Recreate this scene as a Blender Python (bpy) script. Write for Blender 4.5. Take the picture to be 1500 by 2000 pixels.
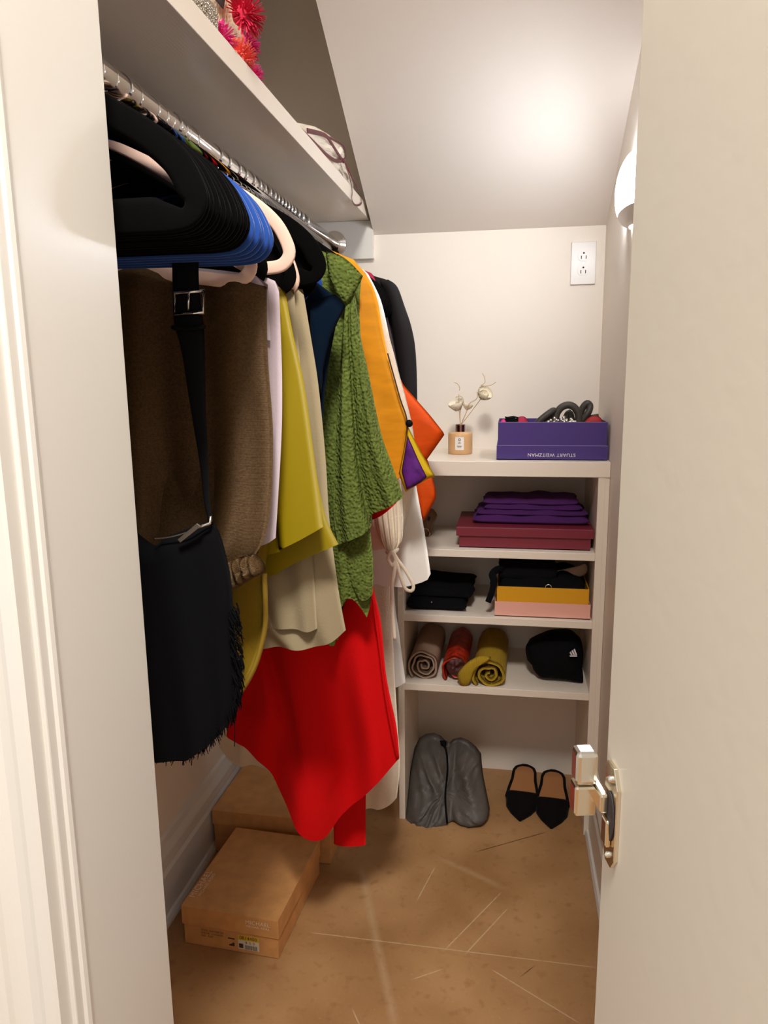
import bpy, math, random
from mathutils import Vector, Matrix, noise
V = Vector
for o in list(bpy.data.objects): bpy.data.objects.remove(o)
scn = bpy.context.scene
COL = scn.collection
rnd = random.Random(7)

# ------------------------------------------------------------------ camera
H = 1.27; FPX = 1440.0
def _n(v): v = V(v); v.normalize(); return v
cd = _n((997-750, 728-1000, FPX))
cv = V((839-750, 8653-1000, FPX)); cv -= cd*cv.dot(cd); cv.normalize()
cx = cv.cross(cd)
RM = Matrix((cx, cd, -cv))                     # camera space (right, down, forward) -> world
cam_d = bpy.data.cameras.new('camera'); cam = bpy.data.objects.new('camera', cam_d); COL.objects.link(cam)
cam_d.sensor_fit = 'VERTICAL'; cam_d.sensor_height = 36; cam_d.lens = 36*FPX/2000; cam_d.clip_start = 0.02
cr, cu, cb = RM @ V((1,0,0)), RM @ V((0,-1,0)), RM @ V((0,0,-1))
cam.matrix_world = Matrix(((cr.x,cu.x,cb.x,0),(cr.y,cu.y,cb.y,0),(cr.z,cu.z,cb.z,H),(0,0,0,1)))
scn.camera = cam
# ------------------------------------------------------------------ world, lights, exposure
SCONCE = 64.0; BULB = 25.0
w = bpy.data.worlds.new('world'); scn.world = w; w.use_nodes = True
bg = w.node_tree.nodes['Background']; bg.inputs[0].default_value = (1.0, 0.98, 0.935, 1); bg.inputs[1].default_value = 0.62
hl = bpy.data.lights.new('hall_fill_light', 'AREA'); hl.shape = 'DISK'; hl.size = 0.36; hl.energy = 38; hl.color = (1.0, 0.965, 0.90)  # unseen fill light, added and placed to brighten the closet interior
ho = bpy.data.objects.new('hall_fill_light', hl); COL.objects.link(ho); ho.location = (0.0, -0.16, 2.68); ho.rotation_euler = (math.radians(15), 0, 0)
scn.view_settings.view_transform = 'Standard'; scn.view_settings.look = 'None'
scn.view_settings.exposure = 0.38; scn.view_settings.gamma = 1.0; scn.view_settings.use_curve_mapping = False

# ------------------------------------------------------------------ helpers: measuring
def P(px, py, Y):                               # the point at depth Y seen at a photo position
    r = RM @ V((px-750, py-1000, FPX)); t = Y/r.y
    return V((r.x*t, Y, r.z*t+H))
def PX(px, py, X):
    r = RM @ V((px-750, py-1000, FPX)); t = X/r.x
    return V((X, r.y*t, r.z*t+H))
def PZ(px, py, Z=0.0):
    r = RM @ V((px-750, py-1000, FPX)); t = (Z-H)/r.z
    return V((r.x*t, r.y*t, Z))
# ------------------------------------------------------------------ helpers: materials
def mat(name, c, r=0.6, me=0.0, bump=None, vary=None, sheen=0.0, em=0.0, coat=0.0, spec=0.5, stretch=None):
    m = bpy.data.materials.new(name); m.use_nodes = True
    nt = m.node_tree; b = nt.nodes['Principled BSDF']
    b.inputs['Base Color'].default_value = (*c, 1); b.inputs['Roughness'].default_value = r
    b.inputs['Metallic'].default_value = me; b.inputs['Specular IOR Level'].default_value = spec
    if sheen: b.inputs['Sheen Weight'].default_value = sheen; b.inputs['Sheen Roughness'].default_value = 0.4
    if coat: b.inputs['Coat Weight'].default_value = coat
    if em: b.inputs['Emission Color'].default_value = (*c, 1); b.inputs['Emission Strength'].default_value = em
    tc = nt.nodes.new('ShaderNodeTexCoord'); src = tc.outputs['Object']
    if stretch:
        mp = nt.nodes.new('ShaderNodeMapping'); mp.inputs['Scale'].default_value = stretch
        nt.links.new(src, mp.inputs[0]); src = mp.outputs[0]
    if vary:
        n = nt.nodes.new('ShaderNodeTexNoise'); n.inputs['Scale'].default_value = vary[0]; n.inputs['Detail'].default_value = 5
        nt.links.new(src, n.inputs['Vector'])
        mx = nt.nodes.new('ShaderNodeMix'); mx.data_type = 'RGBA'
        k = vary[1]
        mx.inputs['A'].default_value = (*[max(0, x*(1-k)) for x in c], 1)
        mx.inputs['B'].default_value = (*([min(1, x*(1+k)) for x in c] if len(vary) < 3 else vary[2]), 1)
        rp = nt.nodes.new('ShaderNodeMapRange'); rp.inputs['From Min'].default_value = 0.35; rp.inputs['From Max'].default_value = 0.65
        nt.links.new(n.outputs['Fac'], rp.inputs['Value']); nt.links.new(rp.outputs['Result'], mx.inputs['Factor'])
        nt.links.new(mx.outputs['Result'], b.inputs['Base Color'])
    if bump:
        kind, sc, st = bump
        if kind == 'noise':
            t = nt.nodes.new('ShaderNodeTexNoise'); t.inputs['Scale'].default_value = sc; t.inputs['Detail'].default_value = 3; out = t.outputs['Fac']
        elif kind == 'voronoi':
            t = nt.nodes.new('ShaderNodeTexVoronoi'); t.feature = 'SMOOTH_F1'; t.inputs['Scale'].default_value = sc; out = t.outputs['Distance']
        else:
            t = nt.nodes.new('ShaderNodeTexWave'); t.bands_direction = kind; t.inputs['Scale'].default_value = sc; t.inputs['Distortion'].default_value = 1.5; t.inputs['Detail'].default_value = 2; out = t.outputs['Fac']
        nt.links.new(src, t.inputs['Vector'])
        bp = nt.nodes.new('ShaderNodeBump'); bp.inputs['Strength'].default_value = st; bp.inputs['Distance'].default_value = 0.004
        nt.links.new(out, bp.inputs['Height']); nt.links.new(bp.outputs[0], b.inputs['Normal'])
    return m
M = {}
WALLC = (0.88, 0.795, 0.70)
M['wall'] = mat('wall_paint', WALLC, 0.6, bump=('noise', 180, 0.05))
M['ceil'] = mat('ceiling_paint', (0.88, 0.80, 0.72), 0.6, bump=('noise', 160, 0.05))
M['trim'] = mat('trim_gloss_paint', (0.80, 0.765, 0.715), 0.32, bump=('noise', 60, 0.03))
M['door'] = mat('door_paint', (0.70, 0.63, 0.535), 0.4, bump=('noise', 80, 0.04))
M['melamine'] = mat('white_melamine', (0.87, 0.77, 0.66), 0.35, bump=('X', 60, 0.02))
M['chrome'] = mat('chrome', (0.86, 0.86, 0.87), 0.08, 1.0)
M['nickel'] = mat('nickel', (0.80, 0.72, 0.58), 0.2, 1.0)
M['silver'] = mat('silver', (0.8, 0.78, 0.72), 0.25, 1.0)
M['plastic'] = mat('white_plastic', (0.84, 0.79, 0.74), 0.3)
M['slot'] = mat('dark_slot', (0.03, 0.02, 0.02), 0.8)
M['velvet_black'] = mat('black_velvet', (0.0025, 0.0022, 0.0022), 0.95, sheen=0.01, spec=0.05)
M['velvet_blue'] = mat('blue_velvet', (0.022, 0.075, 0.33), 0.9, sheen=0.25, spec=0.1)
M['velvet_pink'] = mat('pink_velvet', (0.88, 0.60, 0.48), 0.9, sheen=0.2, spec=0.1)
M['brown_fab'] = mat('brown_shimmer_knit', (0.10, 0.055, 0.022), 0.5, 0.3, bump=('Z', 260, 0.35), vary=(420, 0.22), spec=0.2)
M['black_fab'] = mat('black_cloth', (0.004, 0.004, 0.005), 0.95, spec=0.1)
M['black_leather'] = mat('black_leather', (0.004, 0.004, 0.005), 0.7, bump=('noise', 300, 0.1), spec=0.12)
M['lavender'] = mat('lavender_cloth', (0.52, 0.42, 0.46), 0.8, bump=('noise', 300, 0.1))
M['mustard'] = mat('mustard_cloth', (0.30, 0.185, 0.012), 0.75, spec=0.2, bump=('noise', 250, 0.15))
M['mustard_trim'] = mat('mustard_binding', (0.36, 0.225, 0.018), 0.7)
M['chartreuse'] = mat('chartreuse_satin', (0.30, 0.215, 0.003), 0.45, spec=0.2, )
M['beige'] = mat('beige_cotton', (0.34, 0.27, 0.165), 0.85, spec=0.2, bump=('noise', 300, 0.12))
M['navy'] = mat('navy_velvet', (0.003, 0.009, 0.022), 0.9, sheen=0.06, spec=0.05)
M['green'] = mat('green_seersucker', (0.125, 0.165, 0.032), 0.85, spec=0.2, bump=('voronoi', 190, 1.0), vary=(230, 0.28))
M['red'] = mat('red_cotton', (0.70, 0.001, 0.003), 0.85, bump=('noise', 260, 0.15), spec=0.2)
M['saffron'] = mat('saffron_silk', (0.76, 0.30, 0.012), 0.5, spec=0.2, vary=(26, 0.10), bump=('Z', 100, 0.03), stretch=(0.5, 0.5, 2))
M['purple_silk'] = mat('purple_silk', (0.105, 0.018, 0.19), 0.5, spec=0.2, vary=(60, 0.25))
M['gold_silk'] = mat('gold_silk', (0.66, 0.44, 0.012), 0.5, spec=0.2)
M['cream'] = mat('cream_gauze', (0.80, 0.69, 0.55), 0.9, bump=('noise', 200, 0.3))
M['white_fab'] = mat('white_cotton', (0.88, 0.84, 0.79), 0.85, bump=('noise', 300, 0.08))
M['sheer'] = mat('pale_voile', (0.76, 0.72, 0.68), 0.9)
M['orange'] = mat('orange_raw_silk', (0.70, 0.075, 0.003), 0.55, spec=0.2, vary=(30, 0.10), bump=('Z', 90, 0.06), stretch=(0.5, 0.5, 2))
M['mauve'] = mat('dark_plum_cloth', (0.035, 0.018, 0.020), 0.7)
M['magenta'] = mat('magenta_cloth', (0.42, 0.008, 0.05), 0.7)
M['charcoal'] = mat('charcoal_jacket', (0.012, 0.010, 0.010), 0.8, spec=0.2)
M['kraft'] = mat('kraft_card', (0.70, 0.345, 0.12), 0.6, vary=(30, 0.08))
M['kraft_print'] = mat('pale_print', (0.92, 0.76, 0.58), 0.6)
M['ink'] = mat('dark_ink', (0.06, 0.03, 0.02), 0.7)
M['sticker_white'] = mat('sticker_white', (0.72, 0.66, 0.52), 0.6)
M['sticker_yellow'] = mat('sticker_yellow', (0.75, 0.47, 0.02), 0.6)
M['blue_box'] = mat('violet_card', (0.075, 0.045, 0.20), 0.45, spec=0.2)
M['box_edge'] = mat('violet_card_edge', (0.35, 0.28, 0.5), 0.5)
M['print_white'] = mat('white_print', (0.8, 0.76, 0.8), 0.5)
M['maroon'] = mat('maroon_card', (0.20, 0.018, 0.035), 0.45)
M['purple_cloth'] = mat('purple_jersey', (0.070, 0.008, 0.115), 0.85, bump=('noise', 250, 0.15))
M['pink_card'] = mat('pink_card', (0.86, 0.44, 0.35), 0.5)
M['orange_card'] = mat('ochre_card', (0.74, 0.35, 0.006), 0.5)
M['tan_scarf'] = mat('rose_beige_scarf', (0.42, 0.28, 0.20), 0.9, bump=('noise', 220, 0.2))
M['red_scarf'] = mat('red_brocade', (0.42, 0.020, 0.004), 0.4, vary=(60, 0.5))
M['dark_lining'] = mat('dark_red_lining', (0.06, 0.008, 0.004), 0.6)
M['yellow_scarf'] = mat('yellow_knit', (0.52, 0.33, 0.012), 0.9, bump=('X', 120, 0.6))
M['grey_bag'] = mat('grey_nonwoven', (0.075, 0.062, 0.052), 0.55, bump=('noise', 120, 0.15), vary=(9, 0.25))
M['insole'] = mat('tan_insole', (0.46, 0.20, 0.075), 0.6)
M['suede'] = mat('black_suede', (0.006, 0.005, 0.005), 0.9, sheen=0.05, spec=0.1)
M['straw'] = mat('woven_straw', (0.78, 0.60, 0.40), 0.8, bump=('voronoi', 220, 0.6), vary=(200, 0.08))
M['pom_pink'] = mat('hot_pink_raffia', (0.75, 0.03, 0.24), 0.6)
M['pom_coral'] = mat('coral_raffia', (0.85, 0.14, 0.10), 0.6)
M['pom_red'] = mat('crimson_raffia', (0.62, 0.012, 0.06), 0.6)
M['teal'] = mat('teal_lining', (0.10, 0.24, 0.20), 0.5)
M['bead'] = mat('pewter_bead', (0.52, 0.46, 0.38), 0.25, 0.9)
M['dust_cloth'] = mat('cream_dust_cloth', (0.80, 0.70, 0.58), 0.8, bump=('noise', 90, 0.3))
M['ribbon'] = mat('burgundy_ribbon', (0.11, 0.012, 0.022), 0.4)
M['jar'] = mat('peach_glass', (0.74, 0.43, 0.20), 0.35, coat=0.2)
M['copper'] = mat('copper_collar', (0.45, 0.28, 0.22), 0.15, 1.0)
M['reed'] = mat('reed', (0.62, 0.44, 0.26), 0.7)
M['petal'] = mat('sola_petal', (0.90, 0.82, 0.66), 0.8)
M['band'] = mat('dark_grey_satin', (0.045, 0.036, 0.030), 0.55)
M['red_cloth'] = mat('red_cloth', (0.38, 0.02, 0.02), 0.7)
M['brown_leather'] = mat('brown_leather', (0.14, 0.065, 0.028), 0.45)
def glow(name, c, s):
    m = bpy.data.materials.new(name); m.use_nodes = True; nt = m.node_tree; nt.nodes.clear()
    e = nt.nodes.new('ShaderNodeEmission'); e.inputs[0].default_value = (*c, 1); e.inputs[1].default_value = s
    o = nt.nodes.new('ShaderNodeOutputMaterial'); nt.links.new(e.outputs[0], o.inputs[0]); return m
LAMPC = (0.90, 0.97, 1.06)
M['lamp_glass'] = glow('lit_frosted_glass', LAMPC, SCONCE)
def graded_glow(m):                                # glow graded by height: upper glass dimmed to cut light on the slope
    nt = m.node_tree; e = [n for n in nt.nodes if n.type == 'EMISSION'][0]
    tc = nt.nodes.new('ShaderNodeTexCoord'); sp = nt.nodes.new('ShaderNodeSeparateXYZ'); nt.links.new(tc.outputs['Object'], sp.inputs[0])
    r = nt.nodes.new('ShaderNodeMapRange'); r.interpolation_type = 'SMOOTHSTEP'; nt.links.new(sp.outputs[2], r.inputs['Value'])
    for k, v in (('From Min', -.045), ('From Max', .02), ('To Min', SCONCE), ('To Max', SCONCE*.10)): r.inputs[k].default_value = v
    nt.links.new(r.outputs['Result'], e.inputs[1])
graded_glow(M['lamp_glass'])
M['lamp_bulb'] = glow('lit_bulb', LAMPC, BULB)
# floor: brown sheet floor with seams, scratches, scuffs and a broad pale streak
def floor_mat():
    m = mat('brown_floor', (0.30, 0.155, 0.062), 0.42, spec=0.35)
    nt = m.node_tree; N = nt.nodes; L = nt.links; b = N['Principled BSDF']
    tc = N.new('ShaderNodeTexCoord')
    def noise_t(s, d=6):
        n = N.new('ShaderNodeTexNoise'); n.inputs['Scale'].default_value = s; n.inputs['Detail'].default_value = d; L.new(tc.outputs['Object'], n.inputs['Vector']); return n.outputs['Fac']
    def mixc(f, a, bb):
        x = N.new('ShaderNodeMix'); x.data_type = 'RGBA'; L.new(f, x.inputs['Factor'])
        for k, s in (('A', a), ('B', bb)):
            if isinstance(s, tuple): x.inputs[k].default_value = (*s, 1)
            else: L.new(s, x.inputs[k])
        return x.outputs['Result']
    def rng(s, a, c, lo=0.0, hi=1.0):
        r = N.new('ShaderNodeMapRange'); L.new(s, r.inputs['Value'])
        for k, q in (('From Min', a), ('From Max', c), ('To Min', lo), ('To Max', hi)): r.inputs[k].default_value = q
        return r.outputs['Result']
    def math_(op, a, c=None):
        x = N.new('ShaderNodeMath'); x.operation = op
        for i, s in enumerate((a, c)):
            if s is None: continue
            if isinstance(s, (int, float)): x.inputs[i].default_value = s
            else: L.new(s, x.inputs[i])
        return x.outputs[0]
    col = mixc(rng(noise_t(5), 0.35, 0.65), (0.36, 0.185, 0.072), (0.50, 0.28, 0.125))
    col = mixc(rng(noise_t(40, 8), 0.55, 0.75, 0, 0.55), col, (0.25, 0.105, 0.033))
    col = mixc(rng(noise_t(160, 3), 0.62, 0.75, 0, 0.35), col, (0.60, 0.39, 0.21))
    sp = N.new('ShaderNodeSeparateXYZ'); L.new(tc.outputs['Object'], sp.inputs[0])
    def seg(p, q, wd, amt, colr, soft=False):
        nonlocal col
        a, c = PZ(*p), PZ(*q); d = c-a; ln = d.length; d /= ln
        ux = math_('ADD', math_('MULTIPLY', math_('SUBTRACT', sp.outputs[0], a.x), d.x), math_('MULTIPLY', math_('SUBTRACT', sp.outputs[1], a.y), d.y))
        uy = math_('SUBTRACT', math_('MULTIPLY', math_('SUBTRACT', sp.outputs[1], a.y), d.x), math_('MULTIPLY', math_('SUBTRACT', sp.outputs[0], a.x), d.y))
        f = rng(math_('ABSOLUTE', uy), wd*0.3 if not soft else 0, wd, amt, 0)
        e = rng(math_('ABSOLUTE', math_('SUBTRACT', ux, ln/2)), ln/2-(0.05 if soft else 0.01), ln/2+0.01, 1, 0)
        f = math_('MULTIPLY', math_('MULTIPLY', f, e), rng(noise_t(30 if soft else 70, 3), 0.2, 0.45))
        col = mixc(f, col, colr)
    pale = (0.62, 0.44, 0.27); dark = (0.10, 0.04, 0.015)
    for p, q in (((872,1852),(976,1746)), ((912,1860),(990,1776)), ((964,1896),(1128,1996)), ((808,1912),(860,1894)), ((848,1696),(816,1756)), ((690,1975),(706,2010))):
        seg(p, q, 0.0020, 0.95, pale)
    seg((612,1822), (1160,1889), 0.0018, 0.9, pale); seg((936,1662), (1064,1626), 0.0022, 0.95, dark)
    seg((1020,1905), (1042,1888), 0.0018, 0.8, dark)
    seg((704,1690), (775,2020), 0.014, 0.4, pale, True); seg((850,1672), (1000,1742), 0.014, 0.3, pale, True)  # a broad soft-edged pale streak, then a fainter scuff
    L.new(col, b.inputs['Base Color'])
    bp = N.new('ShaderNodeBump'); bp.inputs['Strength'].default_value = 0.12; bp.inputs['Distance'].default_value = 0.003
    L.new(noise_t(90, 4), bp.inputs['Height']); L.new(bp.outputs[0], b.inputs['Normal'])
    return m
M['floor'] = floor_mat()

# ------------------------------------------------------------------ helpers: shapes (each returns verts, faces)
def boxg(x0, x1, y0, y1, z0, z1):
    v = [V((x, y, z)) for x in (x0, x1) for y in (y0, y1) for z in (z0, z1)]
    return v, [(0,1,3,2), (4,6,7,5), (0,4,5,1), (2,3,7,6), (0,2,6,4), (1,5,7,3)]
def merge(*gs):
    vs, fs = [], []
    for v, f in gs:
        k = len(vs); vs += v; fs += [tuple(i+k for i in t) for t in f]
    return vs, fs
def smooth_pts(pts, n, closed=False):
    pts = [V(p) for p in pts]; m = len(pts)
    if m == 1: return pts*n
    dense = []
    segs = m if closed else m-1
    for i in range(segs):
        g = (lambda k: pts[k % m]) if closed else (lambda k: pts[min(max(k, 0), m-1)])
        p0, p1, p2, p3 = g(i-1), g(i), g(i+1), g(i+2)
        for k in range(12):
            t = k/12
            dense.append(0.5*((2*p1)+(p2-p0)*t+(2*p0-5*p1+4*p2-p3)*t*t+(3*p1-p0-3*p2+p3)*t**3))
    dense.append(pts[0] if closed else pts[-1])
    return resample(dense, n, closed)
def resample(d, n, closed=False):
    acc = [0.0]
    for a, b in zip(d, d[1:]): acc.append(acc[-1]+(b-a).length)
    out, j = [], 0
    cnt = n if closed else n-1
    for i in range(n):
        s = acc[-1]*i/cnt if cnt else 0
        while j < len(acc)-2 and acc[j+1] < s: j += 1
        L = acc[j+1]-acc[j]; t = 0 if L < 1e-12 else (s-acc[j])/L
        out.append(d[j].lerp(d[j+1], min(1, max(0, t))))
    return out
def tubeg(pts, r, n=8, closed=False, flat=1.0, up=None, cap=True):
    pts = [V(p) for p in pts]; m = len(pts)
    rs = r if isinstance(r, (list, tuple)) else [r]*m
    vs, fs = [], []
    nrm = None
    for i in range(m):
        if closed: t = pts[(i+1) % m]-pts[i-1]
        else: t = pts[min(i+1, m-1)]-pts[max(i-1, 0)]
        t.normalize()
        if nrm is None:
            a = V(up) if up else (V((0,0,1)) if abs(t.z) < 0.9 else V((1,0,0)))
        else: a = nrm
        if up: a = V(up)
        nrm = a-t*a.dot(t)
        if nrm.length < 1e-6: nrm = t.orthogonal()
        nrm.normalize(); bi = t.cross(nrm)
        for k in range(n):
            an = 2*math.pi*k/n
            vs.append(pts[i]+nrm*math.cos(an)*rs[i]*flat+bi*math.sin(an)*rs[i])
    for i in range(m if closed else m-1):
        for k in range(n):
            a = i*n+k; b = i*n+(k+1) % n; c = ((i+1) % m)*n+(k+1) % n; d = ((i+1) % m)*n+k
            fs.append((a, b, c, d))
    if not closed and cap:
        fs.append(tuple(range(n-1, -1, -1))); fs.append(tuple((m-1)*n+k for k in range(n)))
    return vs, fs
def latheg(prof, c, n=32, axis='z', arc=1.0):
    vs, fs = [], []; c = V(c); m = len(prof)
    for k in range(n):
        an = 2*math.pi*k/n
        for r, h in prof:
            p = (r*math.cos(an), r*math.sin(an), h)
            if axis == 'y': p = (p[0], p[2], p[1])
            if axis == 'x': p = (p[2], p[0], p[1])
            vs.append(c+V(p))
    for k in range(n):
        for i in range(m-1):
            fs.append((k*m+i, ((k+1) % n)*m+i, ((k+1) % n)*m+i+1, k*m+i+1))
    return vs, fs
def ellipsoidg(c, rx, ry, rz, nu=20, nv=12):
    vs, fs = [], []
    for j in range(nv+1):
        a = math.pi*j/nv
        for i in range(nu):
            b = 2*math.pi*i/nu
            vs.append(V(c)+V((rx*math.sin(a)*math.cos(b), ry*math.sin(a)*math.sin(b), rz*math.cos(a))))
    for j in range(nv):
        for i in range(nu): fs.append((j*nu+i, j*nu+(i+1) % nu, (j+1)*nu+(i+1) % nu, (j+1)*nu+i))
    return vs, fs
def prismg(outline, off):                       # polygon swept by a vector
    n = len(outline); vs = [V(p) for p in outline]+[V(p)+V(off) for p in outline]
    fs = [tuple(range(n)), tuple(range(2*n-1, n-1, -1))]+[(i, i+n, (i+1) % n+n, (i+1) % n) for i in range(n)]
    return vs, fs
def puffg(outline, nrm, depth, rings=7, n=64, mod=None, back=1.0, smooth=True):   # cushion: outline inflated to both sides along nrm
    pts = smooth_pts(outline, n, True) if smooth else resample([V(p) for p in outline]+[V(outline[0])], n, True)
    c = sum(pts, V((0,0,0)))/n; nrm = V(nrm).normalized()
    vs, fs = [], []
    for side in (1, -back):
        for k in range(rings):
            s = 1-k/rings*(1.0)
            h = depth*math.sqrt(max(0, 1-s**2.6))
            for p in pts:
                q = c+(p-c)*s
                hh = h*(mod(q) if mod else 1)
                vs.append(q+nrm*hh*side)
        vs.append(c+nrm*depth*side*(mod(c) if mod else 1))
    per = rings*n+1
    for sd in range(2):
        o = sd*per
        for k in range(rings-1):
            for i in range(n):
                t = (o+k*n+i, o+k*n+(i+1) % n, o+(k+1)*n+(i+1) % n, o+(k+1)*n+i)
                fs.append(t if sd == 0 else t[::-1])
        for i in range(n):
            t = (o+(rings-1)*n+i, o+(rings-1)*n+(i+1) % n, o+per-1)
            fs.append(t if sd == 0 else t[::-1])
    for i in range(n): fs.append((i, per+i, per+(i+1) % n, (i+1) % n))
    return vs, fs
def coons(left, right, top, bot, Y, th=0.03, folds=(), nu=40, nv=60, seed=0, wob=0.004, hem=0.0, open_top=False):
    """hanging cloth: a closed bag of two sheets between four border curves, folded in depth"""
    def W(p):
        if isinstance(p, Vector): return p
        return P(p[0], p[1], Y+(p[2] if len(p) > 2 else 0))
    L = [W(p) for p in left]; R = [W(p) for p in right]
    top = [W(p) for p in top]; bot = [W(p) for p in bot]
    if len(bot) > 1 and bot[0].x > bot[-1].x: bot = bot[::-1]
    T = [L[0]]+top+[R[0]]; B = [L[-1]]+bot+[R[-1]]
    Ls, Rs = smooth_pts(L, nv), smooth_pts(R, nv); Ts, Bs = smooth_pts(T, nu), smooth_pts(B, nu)
    vs, fs = [], []
    for s in (-1, 1):
        for j in range(nv):
            v = j/(nv-1)
            for i in range(nu):
                u = i/(nu-1)
                p = Ts[i]*(1-v)+Bs[i]*v+Ls[j]*(1-u)+Rs[j]*u-(L[0]*(1-u)*(1-v)+R[0]*u*(1-v)+L[-1]*(1-u)*v+R[-1]*u*v)
                e = max(0, 1-(2*u-1)**2)**0.5
                prof = e*min(1, (v/0.06))**0.5 if not open_top else e
                f = 0
                for (n, a, ph, sh) in folds: f += a*math.sin(2*math.pi*(n*u+sh*v)+ph)*(0.2+0.8*v)
                f += wob*noise.noise(V((p.x*9+seed*7.3, p.z*5, seed*3.1)))*2
                f *= min(1, 6*u)*min(1, 8*(1-u)+0.25)
                q = p+V((0, f+s*th/2*prof, 0))
                q.z += hem*noise.noise(V((p.x*20, seed*2.7, 0)))*v
                vs.append(q)
    N = nu*nv
    for j in range(nv-1):
        for i in range(nu-1):
            a = j*nu+i; fs.append((a, a+nu, a+nu+1, a+1)); fs.append((N+a, N+a+1, N+a+nu+1, N+a+nu))
    for j in range(nv-1):
        a = j*nu; fs.append((a, N+a, N+a+nu, a+nu)); a = j*nu+nu-1; fs.append((a, a+nu, N+a+nu, N+a))
    for i in range(nu-1): fs.append((i, i+1, N+i+1, N+i))
    return vs, fs
# ------------------------------------------------------------------ helpers: objects
ORG = {}
def link(name, me, parent=None, loc=None):
    o = bpy.data.objects.new(name, me); COL.objects.link(o)
    if loc is not None: o.location = loc
    if parent: o.parent = parent
    return o
def tag(o, label=None, cat=None, group=None, kind=None):
    for k, v in (('label', label), ('category', cat), ('group', group), ('kind', kind)):
        if v: o[k] = v
    return o
def root(name, label, cat, loc=(0,0,0), group=None, kind=None):
    o = link(name, None, None, loc); o.empty_display_size = 0.05; ORG[o.name] = V(loc); return tag(o, label, cat, group, kind)
def mk(name, g, m, parent=None, smooth=False, bev=0.0, label=None, loc=None, auto=None):
    v, f = g
    if parent: org = ORG.get(parent.name, V((0,0,0)))
    elif loc is not None: org = V(loc)
    else:
        mn = V([min(p[i] for p in v) for i in range(3)]); mx = V([max(p[i] for p in v) for i in range(3)])
        org = V(((mn.x+mx.x)/2, (mn.y+mx.y)/2, mn.z))
    me = bpy.data.meshes.new(name); me.from_pydata([tuple(p-org) for p in map(V, v)], [], f); me.validate(); me.update()
    me.materials.append(M[m] if isinstance(m, str) else m)
    if smooth: me.polygons.foreach_set('use_smooth', [True]*len(me.polygons))
    o = link(name, me, parent, None if parent else org); ORG[o.name] = org
    if bev:
        md = o.modifiers.new('bevel', 'BEVEL'); md.width = bev; md.segments = 2; md.limit_method = 'ANGLE'
    if label: o['label'] = label
    return o
def fixn(o):
    import bmesh
    bm = bmesh.new(); bm.from_mesh(o.data); bmesh.ops.recalc_face_normals(bm, faces=bm.faces); bm.to_mesh(o.data); bm.free(); return o
def struct(name, g, m, bev=0.0, parent=None, smooth=False):
    o = mk(name, g, m, parent, smooth, bev)
    if not parent: o['kind'] = 'structure'
    return o
def text(name, s, size, m, parent, origin, ux, uy, align='CENTER', space=1.0, lift=0.0004):
    c = bpy.data.curves.new('t', 'FONT'); c.body = s; c.size = size; c.align_x = align; c.align_y = 'CENTER'; c.space_character = space
    t = bpy.data.objects.new('t', c); COL.objects.link(t)
    dg = bpy.context.evaluated_depsgraph_get(); dg.update()
    me = bpy.data.meshes.new_from_object(t.evaluated_get(dg)); bpy.data.objects.remove(t)
    ux, uy = V(ux).normalized(), V(uy).normalized(); n = ux.cross(uy)
    vs = [V(origin)+ux*p.co.x+uy*p.co.y+n*lift for p in me.vertices]
    fs = [tuple(p.vertices) for p in me.polygons]; bpy.data.meshes.remove(me)
    return mk(name, (vs, fs), m, parent)

# ================================================================== THE SETTING
XL, XR, YB, YF = -0.79, 0.255, 2.238, 0.65      # closet walls
SX = -0.402                                     # left edge of the sloped ceiling
def slope_z(y): return 1.671+0.545*(YB-y)
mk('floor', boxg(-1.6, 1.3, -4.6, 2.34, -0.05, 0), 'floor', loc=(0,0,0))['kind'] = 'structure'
struct('wall_left', boxg(XL-0.1, XL, 0.487, YB+0.1, 0, 2.75), 'wall')
struct('wall_right', boxg(XR, XR+0.1, YF, YB+0.1, 0, 2.75), 'wall')
struct('wall_back', boxg(XL-0.1, XR+0.1, YB, YB+0.1, 0, 2.75), 'wall')
yt = YF-0.05
struct('ceiling', prismg([V((SX, YB, slope_z(YB))), V((SX, yt, slope_z(yt))), V((SX, yt, 2.75)), V((SX, YB, 2.75))], (XR-SX+0.02, 0, 0)), 'ceil')
struct('ceiling_recess', boxg(XL-0.1, XR+0.1, 0.487, YB+0.1, 2.75, 2.8), 'ceil')
struct('wall_front', merge(boxg(-1.6, -0.382, 0.49, YF, 0, 2.75), boxg(0.128, 1.3, 0.49, YF, 0, 2.75), boxg(-0.382, 0.128, 0.49, YF, 2.52, 2.75)), 'wall')
# left door jamb with its bead and the moulded casing
j = struct('trim_1', merge(boxg(-0.382, -0.354, 0.487, 0.651, 0, 2.52)), 'trim', 0.0015)
mk('jamb_bead', prismg([V((-0.3545, .497, 0)), V((-0.3515, .499, 0)), V((-0.3505, .503, 0)), V((-0.3515, .507, 0)), V((-0.3545, .509, 0))], (0,0,2.52)), 'trim', j)
cas = [(-.358,.488), (-.358,.472), (-.3605,.470), (-.370,.470), (-.376,.473), (-.386,.4755), (-.393,.474), (-.397,.468), (-.3985,.463), (-.403,.462), (-.4045,.465), (-.4085,.464), (-.410,.4595), (-.416,.4575), (-.421,.460), (-.422,.466), (-.424,.488)]
struct('trim_2', prismg([V((x, y, 0)) for x, y in cas], (0,0,2.58)), 'trim')
struct('trim_3', boxg(0.106, 0.128, 0.49, 0.651, 0, 2.52), 'trim', 0.0015)
struct('trim_4', boxg(-0.382, 0.128, 0.49, 0.651, 2.50, 2.52), 'trim', 0.0015)
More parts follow.
